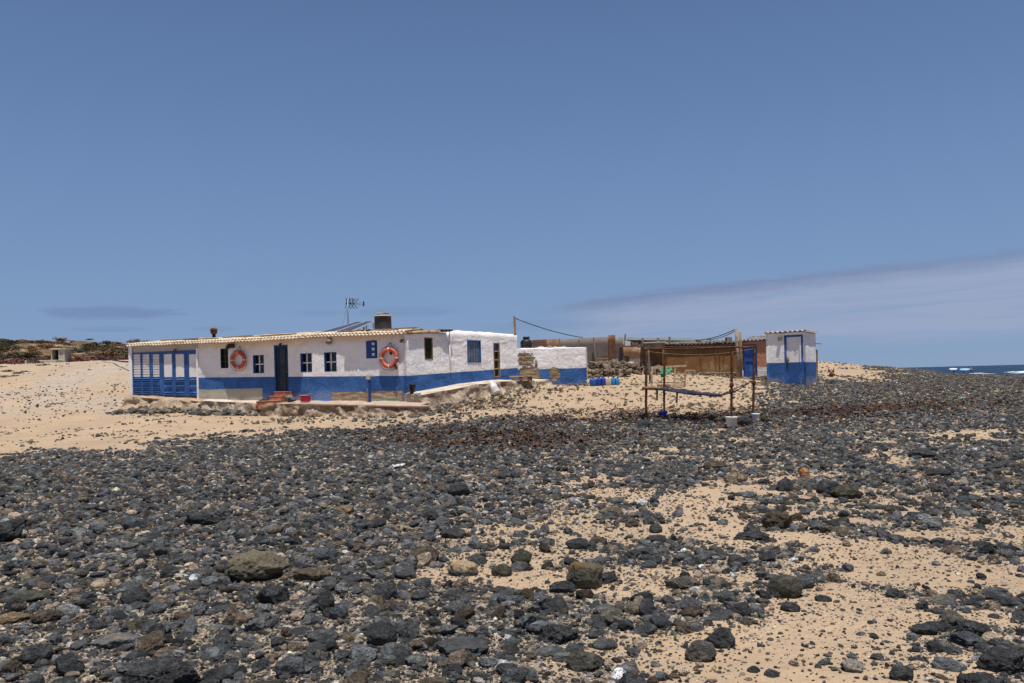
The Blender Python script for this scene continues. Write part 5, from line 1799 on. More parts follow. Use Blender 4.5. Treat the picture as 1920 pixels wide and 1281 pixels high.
for (u, v, wpx, hpx, Y, m_, lab) in ((127, 646, 13, 12, 99, M_HILLROCK, 'pale block of stone on the dark hillock behind the concrete hut'),
                                     (59, 647, 9, 9, 100, mat('dark hill rock', (.055, .05, .04), .95, .3, 2, .6, 6), 'dark knob of rock on the hill skyline at left'),
                                     (127, 651.5, 24, 11, 99.5, mat('black hill rock', (.045, .045, .04), .95, .3, 2, .6, 6), 'low black mound carrying the pale block')):
    g = at(u, v, Y); b = MB(); b.add(*blob(g, (wpx / 2 / F * Y, wpx / 2 / F * Y, hpx / 2 / F * Y), u * .37, .35, 4)); tag(b.build('hill_rock', m_, None, True), lab, 'rock')
pp_ = [at(u, v, Y) for u, v, Y in ((128, 653, 70), (150, 657, 68), (180, 667, 64), (210, 675, 60), (228, 678, 57), (246, 679, 54))]
b = MB(); b.tube(pp_, .05, 8); tag(b.build('black_pipe', M_BLACK, None, True), 'black pipe running down from the concrete hut behind the house', 'pipe')


# ------------------------------------------------------------------ shrubs on the left hill
rng = np.random.RandomState(11)


def leaf_mat(name, c0, c1):
    m, t = newmat(name)
    f = t.noise(t.pos(), 3.0, 4, .7)
    c = t.mix(t.ss(f, .35, .65), c0, c1)
    t.surf(t.mul3(c, t.lin(t.n('ShaderNodeObjectInfo').outputs['Random'], 0, 1, .7, 1.3)), .8, None, 0, .2)
    return m


M_LEAF = [leaf_mat('dark saltbush leaf', (.050, .052, .030), (.085, .080, .045)), leaf_mat('rusty dry shrub', (.16, .085, .035), (.24, .14, .07)),
          leaf_mat('green shrub leaf', (.075, .090, .035), (.05, .06, .03))]
M_TWIG = mat('grey twig', (.13, .10, .07), .9, .3)


def shrub_mesh(seed, flat):
    r = random.Random(seed)
    b = MB()
    cl = [(Vector((r.uniform(-.6, .6), r.uniform(-.6, .6), r.uniform(.15, .5) * flat)), r.uniform(.22, .45)) for _ in range(9)]
    for k in range(420):
        c, q = r.choice(cl)
        d = Vector((r.gauss(0, 1), r.gauss(0, 1), r.gauss(0, 1))).normalized() * q * r.uniform(.55, 1.05)
        p = c + Vector((d.x, d.y, d.z * .75 * flat)); p.z = max(p.z, .0)
        s_ = r.uniform(.045, .10)
        e1 = Vector((r.gauss(0, 1), r.gauss(0, 1), r.gauss(0, .6))).normalized() * s_
        e2 = e1.cross(Vector((r.gauss(0, 1), r.gauss(0, 1), r.gauss(0, 1)))).normalized() * s_ * .7
        b.add([p - e1, p + e2, p + e1, p - e2], [(0, 1, 2, 3)])
    tw = MB()
    for k in range(8):
        c, q = r.choice(cl); tw.tube([(0, 0, -.1), c * .5, c], [.03, .02, .008], 5)
    return b, tw


protos = []
for k in range(5):
    b, tw = shrub_mesh(40 + k, .8 + .1 * k)
    cr_ = bpy.data.meshes.new('shrub_crown'); cr_.from_pydata([tuple(v) for v in b.v], [], b.f); cr_.update()
    tm = bpy.data.meshes.new('shrub_stem'); tm.from_pydata([tuple(v) for v in tw.v], [], tw.f); tm.update(); tm.materials.append(M_TWIG)
    protos.append((cr_, tm))
cr_by = {}
cnt = 0
tries = 0
while cnt < 240 and tries < 4000:
    tries += 1
    if cnt < 230: u, Y = rng.uniform(-60, 300), rng.uniform(76.5, 102)
    else: u, Y = rng.uniform(0, 90), rng.uniform(50, 66)
    x = (u - 960) / F * Y
    z = Hs(x, Y)
    k = rng.randint(len(protos)); mi = rng.choice(3, p=[.45, .42, .13])
    if cnt >= 230: mi = 0
    if (k, mi) not in cr_by:
        c_ = protos[k][0].copy(); c_.materials.append(M_LEAF[mi]); cr_by[k, mi] = c_
    s_ = rng.uniform(.55, 1.35) * (1 if cnt < 230 else .5)
    nm = ['dark green saltbush on the stony hill left of the house', 'rusty dry shrub on the stony hill left of the house', 'mid green shrub on the stony hill left of the house'][mi]
    if cnt >= 230: nm = 'small dark shrub on the open sand slope below the concrete hut'
    t_ = thing('shrub', nm, 'shrub', (x, Y, z - .03), 'shrubs on the hill: ' + ['dark', 'rusty', 'green'][mi] if cnt < 230 else 'small shrubs on the sand slope')
    t_.rotation_euler = (0, 0, rng.uniform(0, 6.28)); t_.scale = (s_, s_, s_ * rng.uniform(.35, .6))
    for nm_, me_ in (('crown', cr_by[k, mi]), ('stem', protos[k][1])):
        o = bpy.data.objects.new(nm_, me_); COL.objects.link(o); o.parent = t_
    cnt += 1

# strip of purple-red succulents at the foot of the hill
pts = []
n = 9000
u = rng.uniform(-80, 245, n); Y = rng.uniform(66, 74, n)
keep = (fnoise(u / 10, Y, 1.6, 41, 3) > .44) & ~((u > 92) & (u < 132) & (Y < 69.5))
u, Y = u[keep], Y[keep]
x = (u - 960) / F * Y; z = H(x, Y)
n = len(x)
s_ = rng.uniform(.05, .16, n); a_ = rng.uniform(0, 6.28, n); h_ = rng.uniform(.02, .22, n)
e1 = np.stack([np.cos(a_), np.sin(a_), rng.uniform(-.3, .3, n)], 1) * s_[:, None]
e2 = np.stack([-np.sin(a_) * .5, np.cos(a_) * .5, rng.uniform(.3, 1, n)], 1) * s_[:, None]
c0 = np.stack([x, Y, z + h_], 1)
co = np.stack([c0 - e1, c0 - e2, c0 + e1, c0 + e2], 1).reshape(-1, 3)
me = fast_mesh('succulents', co, np.arange(n * 4).reshape(-1, 4))
o = link('ground_cover', me, leaf_mat('purple succulent', (.10, .032, .038), (.16, .065, .055)))
tag(o, 'strip of purple red succulents along the foot of the hill', 'ground cover', None, 'stuff')


# ------------------------------------------------------------------ stones
def ico(n):
    bm = bmesh.new(); bmesh.ops.create_icosphere(bm, subdivisions=n, radius=1)
    v = [x.co.normalized() for x in bm.verts]; f = np.array([[q.index for q in f_.verts] for f_ in bm.faces]); bm.free()
    return v, f


ICO = {n: ico(n) for n in (1, 2, 3, 4, 5)}


def rock_points(seed, dirs, jag, dims=(1, .8, .62), pit=0.0, fine=0.0):
    r = random.Random(seed)
    cuts = []
    for k in range(int(4 + 7 * jag)):
        d = Vector((r.gauss(0, 1), r.gauss(0, 1), r.gauss(0, .8))).normalized()
        cuts.append((d, r.uniform(.62, .92) if jag > .3 else r.uniform(.80, .97)))
    off = Vector((r.uniform(-50, 50), r.uniform(-50, 50), r.uniform(-50, 50)))
    out = []
    for d in dirs:
        k = 1 + (.20 + .12 * jag) * noise.noise(d * 1.1 + off)
        p = d * k
        for n_, h in cuts:
            q = p.dot(n_)
            if q > h: p = p - n_ * (q - h) * .92
        p = p * (1 + (.05 + .13 * jag) * noise.noise(d * 2.6 + off) + (.02 + .07 * jag) * noise.noise(d * 6 + off))
        if fine: p = p * (1 + fine * noise.noise(d * 13 + off) + fine * .6 * noise.noise(d * 27 + off))
        if pit:
            ds = noise.voronoi(d * 7 + off)[0]
            p = p * (1 - pit * max(0, .42 - ds[0]) * (1 + noise.noise(d * 2 + off)))
        out.append((p.x * dims[0], p.y * dims[1], p.z * dims[2]))
    return np.array(out)


def stone_material(name, src):
    m, t = newmat(name)
    P = t.pos()
    if src == 'attr': base = t.attr('tint')
    else: base = t.n('ShaderNodeObjectInfo').outputs['Color']
    f = t.noise(P, 14.0, 6, .65)
    f2 = t.noise(P, 70.0, 4, .7)
    c = t.mul3(base, t.lin(f, .28, .72, .62, 1.40))
    c = t.mul3(c, t.lin(f2, .25, .75, .72, 1.28))
    # salt and dust lying in the hollows of the lava, ochre crust here and there
    dust = t.ss(t.noise(P, 26.0, 6, .75), .60, .72)
    c = t.mix(t.m('MULTIPLY', dust, .30), c, (.26, .225, .18))
    crust = t.ss(t.noise(P, 3.2, 5, .7), .62, .72)
    c = t.mix(t.m('MULTIPLY', crust, .35), c, (.15, .115, .07))
    pores = t.voro(P, 75.0)
    pm = t.ss(pores, .10, .32)
    c = t.mix(t.m('MULTIPLY', t.m('SUBTRACT', 1.0, pm), t.ss(f, .40, .58)), c, (.018, .018, .018))
    h = t.m('ADD', t.m('MULTIPLY', f, 1.0), t.m('ADD', t.m('MULTIPLY', f2, .75), t.m('MULTIPLY', pm, t.m('MULTIPLY', t.ss(f, .34, .56), .8))))
    t.surf(c, t.lin(f, .3, .7, .72, .95), t.bump(h, 1.0, .026), 0, .22)
    return m


M_ST = stone_material('lava stone', 'attr')
M_STO = stone_material('lava stone single', 'obj')


def crust_material(name, crust_col, zlo, zhi, amt):
    """a stone whose upper part carries a crust of another colour (a growth of its own shape)"""
    m, t = newmat(name)
    P = t.coord('Object')
    f = t.noise(P, 14.0, 6, .65)
    base = t.mul3(t.n('ShaderNodeObjectInfo').outputs['Color'], t.lin(f, .28, .72, .6, 1.4))
    z = t.sep(P)[2]
    k = t.ss(t.m('ADD', z, t.m('MULTIPLY', t.m('SUBTRACT', t.noise(P, 9.0, 6, .7), .5), (zhi - zlo) * 3)), zlo, zhi)
    k = t.m('MULTIPLY', k, amt)
    c = t.mix(k, base, t.mul3(crust_col, t.lin(t.noise(P, 40.0, 5, .7), .3, .7, .6, 1.35)))
    h = t.m('ADD', f, t.m('MULTIPLY', t.noise(P, 70.0, 5, .7), .4))
    pores = t.ss(t.voro(P, 60.0), .08, .35)
    h = t.m('ADD', h, t.m('MULTIPLY', pores, .5))
    t.surf(c, .9, t.bump(h, .95, .02), 0, .2)
    return m


CH, GR, OL, TA, BR, BG, PA = (.060, .061, .063), (.115, .117, .118), (.082, .075, .056), (.27, .19, .115), (.105, .082, .06), (.088, .096, .106), (.45, .36, .26)
# (u centre, v base, width px, height px, colour, jaggedness, pits, label, crust)
HERO = [
    (484, 1093, 126, 68, OL, .7, .5, 'large slab with an olive tan crusted top and dark overhang', ((.19, .155, .10), .06, .17, .6)),
    (288, 1300, 148, 84, CH, .8, 1.0, 'big black pitted lava boulder at the lower left edge', None),
    (380, 987, 70, 34, CH, 1., .8, 'twisted black lava rock beside a flat one on the left', None),
    (8, 1018, 80, 48, CH, .8, .6, 'dark boulder cut by the left edge', None),
    (646, 966, 36, 21, TA, .4, 0, 'tan pebble with a pale top among black stones', None),
    (606, 1206, 62, 30, GR, .1, 0, 'long smooth grey stone with a rounded back', None),
    (716, 1212, 60, 48, CH, .3, .2, 'dark round stone with a flat top next to the long grey one', None),
    (217, 1217, 92, 36, GR, .6, .2, 'long grey rock with an ochre patch at its right end', ((.30, .20, .09), .05, .09, .5)),
    (69, 1245, 64, 42, CH, .5, .3, 'charcoal boulder with a sloping back at far left', None),
    (50, 1132, 98, 26, OL, .3, .2, 'flat greenish grey slab near the left edge', None),
    (255, 1137, 56, 40, CH, .2, .1, 'rounded charcoal stone right of the greenish slab', None),
    (511, 1135, 64, 44, CH, .9, .8, 'black pitted rock just below the crusted slab', None),
    (611, 1147, 33, 50, CH, .8, 1.0, 'upright black honeycombed rock', None),
    (636, 1162, 36, 31, BG, .3, 0, 'blue grey stone below the upright honeycombed rock', None),
    (610, 1052, 48, 32, BG, .2, 0, 'blue grey rounded stone right of the crusted slab', None),
    (794, 1057, 60, 36, BR, .5, .2, 'brown grey humped rock in the middle of the stones', None),
    (868, 1082, 60, 34, CH, .6, .3, 'black rock with a tan cap beside the smooth brown one', ((.36, .26, .16), .04, .08, .9)),
    (941, 1082, 40, 28, OL, .1, 0, 'smooth brown grey cobble at the edge of the sand', None),
    (760, 1087, 44, 30, GR, .4, 0, 'grey angular stone left of the tan capped rock', None),
    (585, 1092, 72, 32, (.15, .115, .08), .6, .3, 'brownish tan rock touching the crusted slab', None),
    (865, 1235, 112, 42, CH, .8, .4, 'broad dark slab with a tan undercut side', ((.30, .22, .11), -.10, -.04, .0)),
    (828, 1247, 38, 21, BG, .1, 0, 'smooth dark oval stone under the broad dark slab', None),
    (88, 1169, 58, 30, BR, .7, .3, 'black shell shaped rock with a brown inside', None),
    (24, 1170, 60, 26, TA, .5, .2, 'tan topped rock at the left edge', None),
    (286, 1028, 26, 14, BG, .0, 0, 'small smooth oval grey stone', None),
    (860, 932, 44, 30, CH, .6, .2, 'dark wedge shaped rock standing out of the stones', None),
    (252, 995, 46, 29, BG, .5, .1, 'grey blue stone left of the twisted lava rock', None),
    (849, 1011, 50, 22, CH, .4, .4, 'flat dark slab with rounded ends', None),
    (491, 1290, 66, 28, OL, .4, .3, 'olive stone at the bottom edge', None),
    (1097, 1106, 72, 58, OL, .5, .3, 'olive black boulder with orange lichen on its top', ((.30, .15, .035), .13, .22, .4)),
    (1056, 1113, 54, 28, CH, .9, .5, 'jagged black rock leaning on the lichen boulder', None),
    (1472, 1123, 70, 48, OL, .05, .1, 'large smooth olive grey oblong boulder on the sand', None),
    (1276, 1106, 62, 30, (.12, .105, .085), .6, 0, 'brown grey wedge shaped rock on the sand', None),
    (1392, 1157, 38, 32, CH, .2, .1, 'round charcoal stone left below the oblong boulder', None),
    (1544, 1129, 32, 17, CH, .6, 0, 'angular black stone alone right of the oblong boulder', None),
    (1482, 1148, 38, 24, CH, .5, .3, 'black flat topped stone just below the oblong boulder', None),
    (1826, 1196, 64, 38, CH, .8, .9, 'upper block of the black rock pile at right', None),
    (1812, 1215, 66, 36, BG, .8, 1.0, 'bluish pitted block in front of the rock pile at right', None),
    (1875, 1264, 84, 60, CH, .6, .7, 'biggest black boulder at the lower right', None),
    (1822, 1292, 80, 48, CH, .8, 1.0, 'black pitted rock at the bottom edge left of the biggest boulder', None),
    (1690, 1277, 44, 36, CH, .5, .5, 'dark rounded rock at the bottom right', None),
    (1457, 993, 58, 38, BR, .9, .5, 'jagged brown black pair of rocks on the sand', None),
    (1585, 936, 58, 28, OL, .6, .2, 'olive wedge of rock beside a black one', None),
    (1551, 927, 40, 30, CH, .9, .6, 'black jagged rock leaning on the olive wedge', None),
    (1410, 1014, 68, 22, CH, .7, .4, 'long dark slab lying on the sand', None),
    (1379, 906, 46, 22, (.24, .18, .12), .6, .4, 'tan crusted rock on the upper sand', None),
    (1472, 922, 30, 26, CH, .8, .5, 'dark pointed rock on the upper sand', None),
    (1728, 859, 50, 19, CH, .5, .3, 'flat dark slab in the far stones at right', None),
    (1759, 894, 46, 18, CH, .6, .3, 'flat black rock below the far slab', None),
    (1340, 881, 44, 19, BR, .6, .3, 'brown flat rock in the upper stones', None),
    (1508, 895, 19, 20, (.42, .20, .085), .5, .1, 'small orange tan rock among black stones', None),
    (1098, 1260, 76, 44, (.085, .077, .066), .5, .3, 'grey brown boulder at the lower middle', None),
    (1032, 1232, 72, 22, GR, .4, .2, 'flat grey slab touching the grey brown boulder', None),
    (1135, 1220, 48, 28, GR, .05, 0, 'smooth light grey cobble above the grey brown boulder', None),
    (1314, 1242, 60, 44, (.11, .10, .09), .4, .3, 'blunt brown grey rock at the edge of the smooth sand', None),
    (1352, 1217, 54, 46, CH, .5, .6, 'dark boulder behind the blunt brown grey rock', None),
    (1050, 1210, 82, 46, CH, 1., .6, 'jagged dark cluster rock behind the flat grey slab', None),
    (978, 1064, 42, 38, OL, .6, .4, 'olive brown rock at the left end of the sand', None),
    (1081, 1031, 44, 25, CH, .4, .2, 'dark humped stone on the middle sand', None),
    (1230, 1018, 42, 18, CH, .3, .2, 'flat charcoal stone on the middle sand', None),
    (1217, 1066, 31, 18, BG, .0, 0, 'smooth blue grey oval pebble on the sand', None),
    (1384, 1063, 40, 26, CH, .6, .2, 'dark sloping stone right of the blue grey oval', None),
    (1438, 1054, 32, 21, CH, .7, .4, 'cracked dark stone below the long slab', None),
    (1362, 1132, 36, 30, GR, .2, .2, 'grey tilted stone left of the oblong boulder', None),
    (1794, 1122, 36, 21, CH, .6, .3, 'low dark stone on the right sand', None),
    (1889, 1138, 30, 24, CH, .4, .4, 'dark stone near the right edge of the sand', None),
    (1729, 1144, 24, 21, CH, .8, .7, 'little black cube like stone on the right sand', None),
    (1679, 1122, 36, 22, CH, .9, .5, 'little black peaked stone on the right sand', None),
    (1413, 1262, 25, 18, CH, .1, 0, 'smooth black oval stone on the lower sand', None),
    (1598, 1262, 44, 32, CH, .7, .6, 'black rock with a pale pitted flank on the lower sand', ((.42, .36, .28), .00, .05, .45)),
    (1733, 1192, 48, 24, CH, .5, .2, 'pair of dark stones left of the rock pile', None),
    (1753, 1224, 30, 28, CH, .6, .4, 'dark stone between the pair and the rock pile', None),
    (1397, 800, 30, 24, CH, .4, .2, 'dark boulder between the two white buckets', None),
    (1208, 802, 23, 16, CH, .5, .3, 'dark rock below the left foot of the iron frame', None),
    (1434, 793, 15, 18, BR, .6, .2, 'brown rock right of the bluish bucket', None),
    (1335, 787, 16, 11, OL, .4, .2, 'olive rock under the iron frame', None),
    (1207, 784, 18, 11, CH, .5, .3, 'low black rock at the left post of the iron frame', None),
    (1567, 719, 31, 10, GR, .3, .2, 'grey boulder hiding the lying dog', None),
    (929, 896, 14, 17, TA, .4, .1, 'small tan upright stone near the seaweed drift', None),
    (1256, 783, 14, 8, PA, .4, .1, 'pale stone beside the blue bucket', None),
    (1420, 791, 8, 9, PA, .6, .2, 'pale lumpy stone in front of the bluish bucket', None),
]
hero_xy = []
print('heroes...')
SINGLE = []
for i, (u, v, wp, hp, colr, jag, pit, lab, crust) in enumerate(HERO):
    g = on_ground(min(max(u, -60), 1990), min(v, 1278)) if v <= 1278 else None
    if g is None:
        Y_ = on_ground(u, 1276).y - (v - 1276) * .012; g = Vector(((u - 960) / F * Y_, Y_, 0)); g.z = Hs(g.x, g.y)
    Y = g.y
    wm = wp / F * Y
    sa = 1.5 / max(Y, 4)
    dm = wm * .8
    hm = max(.42 * hp / F * Y, hp / F * Y - dm * sa * .55)
    lod = 5 if wp > 52 else 4
    dirs, faces = ICO[lod]
    p = rock_points(100 + i, dirs, jag, (1, .8, .7), pit * .8, .018 + .035 * jag)
    lo, hi = p.min(0), p.max(0)
    p = (p - (lo + hi) / 2) / (hi - lo)
    p = p * np.array([wm, dm, hm * 1.22])
    p[:, 2] += hm * .61 - hm * .22
    az_ = math.atan2(g.x, g.y)
    cs_, sn_ = math.cos(-az_), math.sin(-az_)
    me = fast_mesh('stone', p, faces)
    me.shade_smooth()
    o = bpy.data.objects.new('stone', me); COL.objects.link(o)
    o.location = (g.x + math.sin(az_) * dm * .45, g.y + math.cos(az_) * dm * .45, 0)
    o.location.z = min(Hs(o.location.x, o.location.y), g.z + .03) - .01
    o.rotation_euler = (0, 0, -az_)
    o.color = (*colr, 1)
    me.materials.append(M_STO if crust is None else crust_material('crusted stone %d' % i, crust[0], crust[1] if crust[1] > -.05 else .02, crust[2] if crust[1] > -.05 else .05, crust[3]))
    tag(o, lab, 'stone', 'big stones of the beach')
    hero_xy.append((o.location.x, o.location.y, wm * .5, u, v, lab))

# --- the rest of the beach: a power law of sizes, thinned by how stony the photograph shows each place
HX = np.array([h[0] for h in hero_xy]); HY = np.array([h[1] for h in hero_xy]); HR = np.array([h[2] for h in hero_xy])
PXR = 853.0                                   # pixels per unit slope at the scored size
cat_x, cat_y, cat_r = [], [], []
edges = np.geomspace(3.3, 66, 30)
rng = np.random.RandomState(5)
COVT, ALPHA, RMAX = 1.2, 2.12, .092
for y0, y1 in zip(edges[:-1], edges[1:]):
    ym = (y0 + y1) / 2
    rmin = max(.0062, .95 * ym / PXR)
    half = 1250 / F * ym + .3
    area = (y1 - y0) * 2 * half
    r_ = np.minimum(rmin * rng.uniform(0, 1, 20000) ** (-1 / ALPHA), RMAX)
    covt = np.interp(ym, [4, 10, 22, 60], [1.35, 1.15, .82, .68])
    n = int(area * covt / (PI * .62 * np.mean(r_ ** 2)))
    y = rng.uniform(y0, y1, n); x = rng.uniform(-half, half, n)
    r = rmin * rng.uniform(0, 1, n) ** (-1 / ALPHA)
    p, u, v, c = stone_prob(x, y)
    r = np.where(r > RMAX, RMAX * rng.uniform(.2, 1, n) ** .7, r)
    grit = np.clip(c * 1.1, 0, 1) * sstep(.25, .75, fnoise(x, y, 1.3, 61, 3)) * .75
    ok = rng.uniform(0, 1, n) < np.where(r < .024, np.maximum(p, grit), p)
    ok &= ~((r > .05) & (c < .2) & (rng.uniform(0, 1, n) < .75))
    cat_x.append(x[ok]); cat_y.append(y[ok]); cat_r.append(r[ok])
X, Y, R = np.concatenate(cat_x), np.concatenate(cat_y), np.concatenate(cat_r)
print('stones', len(X))
# keep clear of the houses, the terrace and the big stones
def inside(poly, x, y):
    r = np.zeros(len(x), bool); n = len(poly)
    for i in range(n):
        (xa, ya), (xb, yb) = poly[i], poly[(i + 1) % n]
        cnd = ((ya > y) != (yb > y)) & (x < (xb - xa) * (y - ya) / (yb - ya + 1e-12) + xa)
        r ^= cnd
    return r


tf = [tuple(p[:2]) for p in fr]
out = inside([tuple(WA.pt(0, 0, .45)[:2]), tuple(WA.pt(sJ, 0, .6)[:2]), tuple(fr[0][:2]), tuple(fr[2][:2]), tuple(fr[4][:2]), tuple(fr[5][:2]), tuple(WB.pt(.6, 0, .8)[:2]), tuple(WB.pt(WB.L, 0, .9)[:2]), (3.3, 36.2), (3.3, 40), (-16, 43)], X, Y)
out |= inside([tuple(WS.p0), tuple(WS.p1), tuple(pe), tuple(WS.p0 + WS2d * 1.6)], X, Y)
out |= inside([at_xy(1169, 700, YS - .1), at_xy(1392, 700, YS - .1), (12, 46), (5, 46)], X, Y)
out |= (Y > 44.5) & (X < 12) & (X > -13)
uu_, vv_ = proj(X, Y, H(X, Y))
out |= (uu_ > 1100) & (uu_ < 1166) & (Y > YJ - .5) & (Y < YJ + .4)
X, Y, R = X[~out], Y[~out], R[~out]
for hx, hy, hr in zip(HX, HY, HR):
    d = np.hypot(X - hx, Y - hy)
    k = (d < hr * .85 + R * .6) & (R > .02)
    X, Y, R = X[~k], Y[~k], R[~k]
# rubble heaps: at the metal fence, under the brown shack, at the hut and around the white shed
def heap(u0, u1, Ya, Yb, n, rlo, rhi, seed):
    q = np.random.RandomState(seed)
    y = q.uniform(Ya, Yb, n); u = u0 + (u1 - u0) * np.clip(.5 + (q.uniform(0, 1, n) - .5) * 1.15 + q.normal(0, .10, n), -.25, 1.25)
    return (u - 960) / F * y, y, rlo * (rhi / rlo) ** q.uniform(0, 1, n)


heaps = [heap(1098, 1180, 38.6, 42.4, 420, .06, .22, 1), heap(1180, 1250, 39.2, 41.0, 150, .05, .17, 2), heap(1250, 1385, 40.3, 41.0, 170, .05, .13, 3),
         heap(1385, 1445, 39.9, 40.7, 90, .05, .15, 4), heap(1050, 1098, 35.4, 36.1, 45, .03, .09, 5), heap(1440, 1520, 34.6, 35.9, 60, .03, .09, 6),
         heap(235, 380, 33.6, 35.3, 380, .04, .17, 7), heap(372, 480, 32.5, 33.7, 240, .04, .16, 8), heap(480, 800, 28.6, 31.0, 200, .03, .11, 9),
         heap(800, 960, 29.3, 33.2, 420, .03, .11, 10), heap(945, 1060, 33.6, 34.6, 90, .03, .1, 11)]
hx_ = np.concatenate([h[0] for h in heaps]); hy_ = np.concatenate([h[1] for h in heaps]); hr_ = np.concatenate([h[2] for h in heaps])
ishp = np.concatenate([np.zeros(len(X), int), np.ones(len(hx_), int)])
lightheap = np.concatenate([np.zeros(len(X), int)] + [np.full(len(h[0]), 1 if i < 6 else 2) for i, h in enumerate(heaps)])
X, Y, R = np.concatenate([X, hx_]), np.concatenate([Y, hy_]), np.concatenate([R, hr_])
N = len(X)
Z = H(X, Y)
u_, v_ = proj(X, Y, Z)
cv_ = cover(u_, v_)
wp_ = weed_prob(X, Y, u_, v_)
# colours: real differences between stones
tint = np.empty((N, 3))
pick = rng.uniform(0, 1, N)
small = R < .055
base = np.where((pick < .50)[:, None], [.066, .068, .070], [.118, .119, .119])
base = np.where((pick > .74)[:, None], [.100, .105, .110], base)
base = np.where((pick > .82)[:, None], [.105, .096, .075], base)
base = np.where((pick > .865)[:, None], [.13, .10, .072], base)
pl = rng.uniform(0, 1, N)
pale = (pl < np.where(small, .235, .03))
base = np.where(pale[:, None], np.array([.40, .315, .23]), base)
white = (pl < np.where(small, .03, .0))
base = np.where(white[:, None], np.array([.62, .57, .50]), base)
right_back = sstep(1380, 1650, u_) * sstep(800, 745, v_)
brn = rng.uniform(0, 1, N) < .35 * right_back
base = np.where(brn[:, None], [.115, .088, .062], base)
hc1 = (lightheap == 1)
base = np.where((hc1 & (pick < .9))[:, None], [.25, .185, .12], base)
base = np.where((hc1 & (pick < .3))[:, None], [.105, .085, .065], base)
hc2 = (lightheap == 2)
base = np.where((hc2 & (pick < np.where(u_ < 480, .35, .65)))[:, None], [.27, .215, .155], base)
redw = rng.uniform(0, 1, N) < wp_ * .5
base = np.where(redw[:, None], [.060, .036, .027], base)
orange = (rng.uniform(0, 1, N) < wp_ * .035)
base = np.where(orange[:, None], [.24, .095, .04], base)
hillsand = (v_ < 775) & (u_ < 1420)
base = np.where((hillsand & (pick < .55))[:, None], [.20, .155, .11], base)
base = np.where((hillsand & (pick > .45) & (pick < .7))[:, None], [.28, .22, .16], base)
tint = base * np.exp(rng.normal(0, .36, N))[:, None] * (1 + rng.normal(0, .014, (N, 3)))
tint = np.clip(tint * np.where(base.max(1) < .13, 1.12, 1.0)[:, None], .02, .7)
RP = R * PXR / Y                              # size in the picture
vis = (u_ > -10) & (u_ < 1930) & (v_ < 1300)
order = np.argsort(-RP * vis * (ishp == 0) * (cv_ > 0))
NSOLO = 298 - len(HERO) - 4
solo = order[:NSOLO]
issolo = np.zeros(N, bool); issolo[solo] = True
# prototypes
NP = 10
JAG = [.2, .45, .6, .8, .95, 1., .7, .9, .3, 1.]
DIM = [(1, .75, .5), (1, .85, .62), (1, .7, .55), (1, .8, .7), (1, .75, .6), (1, .9, .75), (1, .6, .42), (1, .8, .5), (1, .85, .45), (1, .7, .8)]
PROT = {}
for lod in (1, 2, 3, 4):
    for k in range(NP):
        PROT[lod, k] = rock_points(500 + k, ICO[lod][0], JAG[k], DIM[k], .4 if (lod >= 3 and k in (4, 5, 7)) else 0, .03 + .03 * JAG[k] if lod >= 3 else 0)
pk = rng.randint(0, NP, N)
yaw = rng.uniform(0, 2 * PI, N); tilt = rng.normal(0, .22, N); tilt2 = rng.normal(0, .22, N)
sc = np.stack([R * rng.uniform(.85, 1.25, N), R * rng.uniform(.8, 1.15, N), R * rng.uniform(.75, 1.2, N)], 1)
sink = np.where(cv_ > .8, rng.uniform(-.15, .55, N), rng.uniform(.05, .40, N)) * R
Z = Z + sink
Z = np.where(ishp == 1, Z + rng.uniform(0, 1, N) ** 1.5 * np.where((lightheap == 1) & (u_ < 1250) & (u_ > 1100), .32, .10), Z)
cy, sy = np.cos(yaw), np.sin(yaw)
ct, st_ = np.cos(tilt), np.sin(tilt)
c2, s2 = np.cos(tilt2), np.sin(tilt2)
# R = Rz * Rx * Ry
RM = np.empty((N, 3, 3))
RM[:, 0, 0] = cy * c2 - sy * st_ * s2; RM[:, 0, 1] = -sy * ct; RM[:, 0, 2] = cy * s2 + sy * st_ * c2
RM[:, 1, 0] = sy * c2 + cy * st_ * s2; RM[:, 1, 1] = cy * ct; RM[:, 1, 2] = sy * s2 - cy * st_ * c2
RM[:, 2, 0] = -ct * s2; RM[:, 2, 1] = st_; RM[:, 2, 2] = ct * c2


def stones_mesh(name, sel):
    co, fa, tn, k0 = [], [], [], 0
    lod = np.where(RP < 1.9, 1, np.where(RP < 5, 2, np.where(RP < 10, 3, 4)))
    for l in (1, 2, 3, 4):
        nv = len(ICO[l][0]); F_ = ICO[l][1]
        for k in range(NP):
            ix = np.nonzero(sel & (lod == l) & (pk == k))[0]
            if not len(ix): continue
            V = PROT[l, k][None] * sc[ix][:, None, :]
            V = np.einsum('nij,nvj->nvi', RM[ix], V) + np.stack([X[ix], Y[ix], Z[ix]], 1)[:, None, :]
            co.append(V.reshape(-1, 3).astype(np.float32))
            fa.append((F_[None] + (np.arange(len(ix)) * nv)[:, None, None] + k0).reshape(-1, 3))
            tn.append(np.repeat(np.concatenate([tint[ix], np.ones((len(ix), 1))], 1), nv, 0).astype(np.float32))
            k0 += len(ix) * nv
    co, fa, tn = np.concatenate(co), np.concatenate(fa), np.concatenate(tn)
    me = bpy.data.meshes.new(name)
    me.vertices.add(len(co)); me.vertices.foreach_set('co', co.ravel())
    me.loops.add(fa.size); me.loops.foreach_set('vertex_index', fa.astype(np.int32).ravel())
    me.polygons.add(len(fa)); me.polygons.foreach_set('loop_start', np.arange(0, fa.size, 3, dtype=np.int32))
    a = me.attributes.new('tint', 'FLOAT_COLOR', 'POINT'); a.data.foreach_set('color', tn.ravel())
    me.update(calc_edges=True)
    print(name, len(ix), 'faces', len(fa))
    return link(name, me, M_ST)


